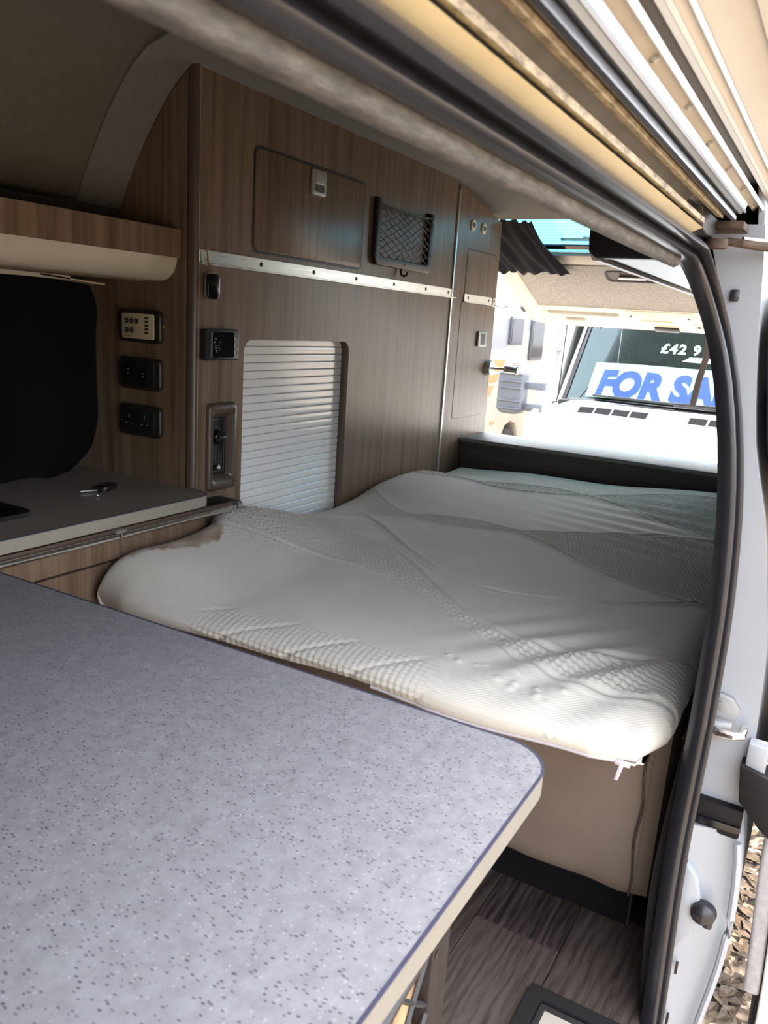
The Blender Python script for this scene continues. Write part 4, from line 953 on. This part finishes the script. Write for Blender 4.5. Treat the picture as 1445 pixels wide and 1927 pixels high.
ap = part(tgt, 'access_panel', tgb(B().prism(rrect(.895, 1.075, .70, 1.02, .018), 'z', .010, .014, bev=.002)), 'white_paint_warm')
part(ap, 'rib', tgb(B().box(1.00, 1.03, .80, .96, .013, .019, .003)), 'white_paint_warm')
for s_, y_ in ((.955, 1.0), (.955, .72)): part(ap, 'screw', tgb(B().lathe([(.006, 0), (.006, .002), (0, .003)], (s_, y_, .014), (0, 0, 1), 8)), 'dark_trim')
part(tgt, 'side_frame', tgb(B().prism([(.0, 1.47), (.40, 1.475), (.89, 1.47), (1.08, 1.49), (1.11, 1.53), (1.09, 1.565), (.0, 1.555)], 'z', -.010, .012, bev=.005)), 'white_paint_warm')
part(tgt, 'lock_catch', tgb(B().box(1.07, 1.12, .78, .90, .010, .022, .003)), 'dark_trim')
part(tgt, 'buffer_stop', tgb(B().box(.93, .98, 1.562, 1.585, -.01, .012, .004)), 'grille_grey')
part(tgt, 'screw', tgb(B().lathe([(.008, 0), (.008, .004), (0, .005)], (1.06, .68, .010), (0, 0, 1), 8)), 'rust')
part(tgt, 'pull_strap', B().sweep([tg(1.09, .635, .012), (4.36, .633, 1.60), (4.355, .655, 1.45), (4.35, .665, 1.33)], rrect(-.016, .016, -.0015, .0015, .001, 2), up=(1, 0, 0)), 'socket_brown', label='brown webbing pull strap')
wp = thing('rear_wiper', 'black rear wiper resting on the raised tailgate window', 'wiper', tg(.25, 1.1, -.03))
part(wp, 'blade', tgb(B().box(.262, .272, .78, 1.20, -.036, -.026, .002)), 'black_plastic')
part(wp, 'arm', tgb(B().tube([(.33, .95, -.042), (.29, 1.0, -.044), (.262, 1.10, -.038)], .006, 8)), 'black_plastic')
# navy curtain gathered at the window
def nc(u, v):
    s = .005+.475*v; y1 = 1.56; y0 = 1.245-.05*v**1.5
    y = y0+(y1-y0)*u; return tg(s+.008*math.sin(u*44+1.3*math.sin(u*9))*v**4, y, .030+.007*math.sin(u*40+v*3+1.6*math.sin(u*7))+.014*v*(1-v)*2+.006*math.sin(u*15+v*6))
tag(obj('rear_curtain', B().slab(nc, 70, 20, (-.003*TN.x, 0, -.003*TN.z)), 'curtain_navy', smooth=80), 'navy gathered curtain drawn to one side of the tailgate window', 'curtain')

# ================================================================ OUTSIDE
struct('ground', B().grid(lambda u, v: (-12+44*u, -16+36*v, GROUND), 2, 2), 'gravel', 'sunlit tan gravel ground')
# scattered leaves by the door would be too small to count: one object
b = B(); R = random.Random(4)
for k in range(3500):
    x, y, a, s_ = R.uniform(1.2, 5.0), R.uniform(-.9, .2), R.uniform(0, 6.28), R.uniform(.02, .05)
    c_, d_ = math.cos(a)*s_, math.sin(a)*s_; z = GROUND+.006+R.uniform(0, .015)
    b.add([(x+c_, y+d_, z), (x-d_*.4, y+c_*.4, z+.012), (x-c_, y-d_, z+R.uniform(0, .01)), (x+d_*.4, y-c_*.4, z+.01)], [(0, 1, 2, 3)])
lv = obj('leaf_litter', b, 'leaf_brown', smooth=0); lv['kind'] = 'stuff'; lv['label'] = 'dry brown leaf litter on the gravel beside the van'; lv['category'] = 'leaves'

# the white van parked behind, facing us
VC = 1.066
tv = thing('parked_van', 'white van facing the open tailgate with a sale sign in its windscreen', 'van', (7.3, VC, GROUND))
def yy(w): return VC+w
def hood(u, v):      # u 0 rear .. 1 front, v across
    w_ = (v*2-1); hw = 1.02-.06*u; y = w_*hw
    x = 6.16-.70*u+.30*abs(w_)**3*(.6+.4*u); z = 1.162-.265*u-.025*u*u-.05*abs(w_)**4-.05*abs(w_)**8
    return (x, VC+y, z)
part(tv, 'bonnet', B().slab(hood, 14, 30, (.01, 0, -.012)), 'white_paint', 60)
def bump_(u, v):
    w_ = v*2-1; x = 5.42+.34*abs(w_)**3+.04*(1-math.sin(PI*min(1, u*1.1))); return (x, VC+w_*1.0, .16+.72*u)
part(tv, 'bumper', B().slab(bump_, 10, 30, (.05, 0, 0)), 'white_paint', 60)
part(tv, 'grille', B().slab(lambda u, v: (5.412+.34*abs((v*2-1)*.55)**3, VC+(v*2-1)*.55, .52+.26*u), 3, 12, (-.006, 0, 0)), 'black_plastic')
for k in range(3): part(tv, 'grille_bar', B().slab(lambda u, v, k=k: (5.402+.34*abs((v*2-1)*.54)**3, VC+(v*2-1)*.54, .57+.07*k+.02*u), 1, 12, (-.006, 0, 0)), 'chrome')
part(tv, 'bonnet_gap', B().slab(lambda u, v: (5.452+.31*abs(v*2-1)**3, VC+(v*2-1)*.93, .885+.012*u-.06*abs(v*2-1)**4), 1, 24, (-.008, 0, 0)), 'black_plastic')
for sgn in (1, -1):
    def hl(u, v, s=sgn):
        w_ = .66+.335*v; x = 5.46+.33*w_**3+.03*u+.22*u*v-.012; return (x, VC+s*w_, .70+.20*u*(1-.15*v)+.10*v*u)
    h_ = part(tv, 'headlight', B().slab(hl, 8, 10, (.05, 0, 0)), 'headlamp', 60)
    part(h_, 'reflector', B().lathe([(.06, 0), (.055, -.01), (0, -.02)], (5.66, VC+sgn*.80, .80), (-1, 0, 0), 16), 'chrome')
def ws(w_, h, off=0):   # windscreen surface: w lateral, h 0..1 up
    return (6.14+.24*abs(w_)**3+.50*h-off*.75, VC+w_*(1-.06*h), 1.150-.055*abs(w_)**4+.78*h+off*.6)
part(tv, 'scuttle', B().slab(lambda u, v: (lambda p: (p[0]-.02, p[1], p[2]-.025+.03*u))(ws((v*2-1)*.98, 0)), 1, 24, (.06, 0, 0)), 'black_plastic')
part(tv, 'windscreen', B().slab(lambda u, v: ws((v*2-1)*.90, .02+.96*u), 12, 24, (.004, 0, -.002)), 'windscreen_glass', 60)
for sgn in (1, -1):
    part(tv, 'windscreen_border', B().slab(lambda u, v, s=sgn: ws(s*(.865+.045*u), .0+1.0*v, .003), 2, 12, (.003, 0, 0)), 'gloss_black', 60)
    part(tv, 'pillar', B().slab(lambda u, v, s=sgn: (lambda p: (p[0]+.22*u*u, p[1]+s*.02*u, p[2]))(ws(s*(.905+.10*u), -.02+1.04*v)), 5, 12, (.02, -sgn*.02, 0)), 'white_paint', 60)
part(tv, 'lower_border', B().slab(lambda u, v: ws((v*2-1)*.91, -.005+.035*u, .003), 1, 24, (.003, 0, 0)), 'gloss_black', 60)
part(tv, 'roof', B().slab(lambda u, v: (6.62+3.6*u, VC+(v*2-1)*.92, 1.93+.42*math.sin(min(1, u*3)*PI/2)-.06*abs(v*2-1)**3), 12, 10, (0, 0, -.02)), 'white_paint', 60)
part(tv, 'rear_wall', B().box(8.2, 8.22, VC-.95, VC+.95, .2, 2.3), 'hedge_green')
for sgn in (1, -1):
    part(tv, 'side', B().prism([(5.85, .20), (10.2, .20), (10.2, 2.3), (7.4, 2.3), (6.78, 1.92), (6.42, 1.18), (5.85, 1.0)], 'y', VC+sgn*.985, VC+sgn*1.025), 'white_paint')
    w_ = part(tv, 'wheel', B().lathe([(0, -.1), (.33, -.1), (.345, -.08), (.345, .08), (.33, .1), (.22, .1), (.2, .07), (0, .07)], (6.1, VC+sgn*.92, GROUND+.345), (0, sgn, 0), 28), 'tyre')
part(tv, 'dashboard', B().prism([(6.24, 1.05), (6.24, 1.135), (6.5, 1.15), (6.75, 1.10), (6.75, .9)], 'y', VC-.9, VC+.9), 'dash_dark')
for sgn in (1, -1): part(tv, 'cab_lining', B().prism([(6.36, .4), (8.2, .4), (8.2, 2.2), (7.3, 2.2), (6.84, 1.90), (6.38, 1.10)], 'y', VC+sgn*.955, VC+sgn*.965), 'dash_dark')
part(tv, 'cab_floor', B().box(6.3, 8.2, VC-.95, VC+.95, .3, .34), 'dash_dark')
for sgn in (.45, -.45):
    s_ = part(tv, 'seat', B().box(7.15, 7.35, VC+sgn-.26, VC+sgn+.26, .7, 1.42, .06, 3), 'dash_dark')
    part(s_, 'headrest', B().box(7.2, 7.32, VC+sgn-.13, VC+sgn+.13, 1.44, 1.64, .04, 3), 'dash_dark')
for y0, y1 in ((.12, .69), (-.69, -.12)):
    def hv(u, v): 
        p = hood(.15+.17*u, (VC+0, 0)[1]+((y0+(y1-y0)*v)/1.0*.5+.5)); return (p[0]-.003, p[1], p[2]+.004)
    g_ = part(tv, 'bonnet_vent', B().slab(hv, 2, 8, (0, 0, -.010)), 'grille_grey')
    for k in range(4):
        a_ = y0+(y1-y0)*(.05+.235*k); b2 = a_+(y1-y0)*.205
        def hs(u, v): p = hood(.175+.12*u, ((a_+(b2-a_)*v)*.5+.5)); return (p[0]-.005, p[1], p[2]+.0065)
        part(g_, 'slot', B().slab(hs, 1, 3, (0, 0, -.004)), 'slot_black')
# mirrors
for sgn in (1, -1):
    my = VC+sgn*1.22
    mm = part(tv, 'mirror', B().prism(rrect(my-.105, my+.105, 1.00, 1.35, (.05, .05, .06, .06)), 'x', 5.98, 6.14, bev=.025, seg=3), 'mirror_grey', label='dark grey ribbed door mirror')
    for z in (1.04, 1.10, 1.20, 1.25, 1.31): part(mm, 'rib', B().box(5.965, 5.995, my-.10, my+.095, z, z+.012, .004), 'mirror_grey')
    for z in (1.035, 1.205): part(mm, 'arm', B().prism([(VC+sgn*.96, z-.005), (my-sgn*.09, z), (my-sgn*.09, z+.055), (VC+sgn*.96, z+.06)], 'x', 6.04, 6.10, bev=.008), 'mirror_grey')
part(tv, 'aerial', B().tube([(6.22, VC+.90, 1.16), (6.25, VC+.905, 1.45), (6.28, VC+.91, 1.72)], .006, 6), 'black_plastic')
part(tv, 'wiper', B().sweep([ws(w_, .045+.02*abs(w_-.1), .02) for w_ in np.linspace(.62, -.35, 10)], rrect(-.012, .012, -.008, .008, .003, 2)), 'black_plastic')
part(tv, 'wiper', B().sweep([ws(w_, .030, .02) for w_ in np.linspace(.0, -.85, 10)], rrect(-.012, .012, -.008, .008, .003, 2)), 'black_plastic')
# sale sign and price inside the screen
sg = thing('sale_sign', 'long white windscreen sign with blue FOR SALE lettering', 'sign', ws(0, .1, -.03))
part(sg, 'board', B().slab(lambda u, v: ws(.705-1.41*v, .075+.335*u, -.030), 3, 30, (.006, 0, -.004)), 'sign_white')
b = B(); H0 = .215
vsT, fsT = text_mesh('FOR', 1.0, shear=.10, offset=.052); fw_ = max(v[0] for v in vsT)-min(v[0] for v in vsT); fh_ = max(v[1] for v in vsT)
def stext(x, y, z): return ws(.635-x*.52/fw_, .10+y*.245/fh_, -.024)
text_on(b, 'FOR SALE', 1.0, stext, shear=.10, offset=.052); part(sg, 'lettering', b, 'sign_blue', 0)
pc = thing('price_numerals', 'pale price numerals stuck high on the parked van windscreen', 'sign', ws(-.1, .6, -.02))
b = B(); text_on(b, '\u00a342 9', .125, lambda x, y, z: ws(.213-x*.92, .525+y*1.0, -.010), offset=.004, spacing=1.15); part(pc, 'lettering', b, 'pale_letters', 0)
st_ = tag(obj('windscreen_sticker', B().slab(lambda u, v: ws(.03-.30*v-.05*(u)*(1-v), .455+.045*u, -.010), 2, 6, (.002, 0, 0)), 'pale_letters'), 'pale sticker under the price in the windscreen', 'sticker')
# motorhome beyond
MY = 3.3
mh = thing('motorhome', 'cream and white motorhome parked beyond with tinted windows and orange stripes', 'motorhome', (8.0, 4.4, GROUND))
part(mh, 'body', B().prism([(6.3, .28), (8.5, .28), (8.52, .45), (8.62, .57), (8.78, .61), (8.94, .57), (9.03, .45), (9.05, .28), (9.68, .34), (9.80, .9), (9.76, 1.9), (9.65, 2.5), (9.5, 2.62), (7.2, 2.66), (6.7, 2.3), (6.2, 1.5), (5.8, 1.1)], 'y', MY, MY+2.1, bev=.03), 'motor_cream')
part(mh, 'grey_panel', B().prism([(7.6, 1.44), (8.35, 1.44), (8.52, 1.50), (9.12, 1.66), (9.12, 1.78), (8.40, 1.76), (8.2, 1.74), (7.98, 1.64), (7.90, 1.5)], 'y', MY-.004, MY+.004), 'motor_grey')
for x0, x1, z0, z1 in ((8.44, 8.83, 1.485, 1.80), (9.11, 9.55, 1.315, 1.80)):
    wn = part(mh, 'window', B().prism(rrect(x0, x1, z0, z1, .03), 'y', MY-.03, MY, bev=.004), 'mirror_grey')
    part(wn, 'pane', B().prism(rrect(x0+.03, x1-.03, z0+.03, z1-.03, .02), 'y', MY-.034, MY-.029), 'gloss_black')
for k, (x0, x1, z0, z1) in enumerate(((7.7, 8.42, 1.20, 1.32), (7.7, 8.30, 1.08, 1.17), (7.7, 8.16, .94, 1.05))):
    part(mh, 'stripe', B().prism([(x0, z0), (x1-.1, z0), (x1, z1), (x0, z1)], 'y', MY-.004, MY+.002), 'orange_vinyl', label='orange stripe')
for k in range(7): part(mh, 'vent_slat', B().box(8.66, 8.88, MY-.006, MY, 1.13+.024*k, 1.14+.024*k), 'motor_grey')
part(mh, 'wheel', B().lathe([(0, 0), (.3, 0), (.31, .02), (.31, .2), (0, .2)], (8.78, MY+.03, GROUND+.33), (0, 1, 0), 24), 'tyre')
part(mh, 'side_marker', B().box(8.15, 8.25, MY-.006, MY, .62, .66), 'orange_vinyl')
# boundary fence and building
fn = thing('boundary_fence', 'grey metal fence at the far edge of the yard', 'fence', (13.5, 4.0, GROUND))
for k in range(9): part(fn, 'post', B().box(13.5, 13.56, 2.2+.42*k, 2.28+.42*k, GROUND, 2.5), 'fence_grey')
for z in (.5, 1.35, 2.1): part(fn, 'rail', B().box(13.47, 13.5, 2.0, 6.2, z, z+.06), 'fence_grey')
part(fn, 'banner', B().box(13.44, 13.47, 4.05, 4.22, 1.44, 1.52), 'orange_vinyl')
bl = thing('yard_building', 'pale low building beyond the parked vehicles', 'building', (20, 6, GROUND))
part(bl, 'wall', B().box(18, 22, -6, 14, GROUND, 1.3), 'wall_pale')
part(bl, 'roof', B().prism([(17.7, 1.3), (22.3, 1.3), (20, 2.0)], 'y', -6.2, 14.2), 'motor_grey')
for k in range(6): part(bl, 'window', B().box(17.97, 18.02, -4+2.8*k, -2.6+2.8*k, .4, 1.05), 'mirror_grey')
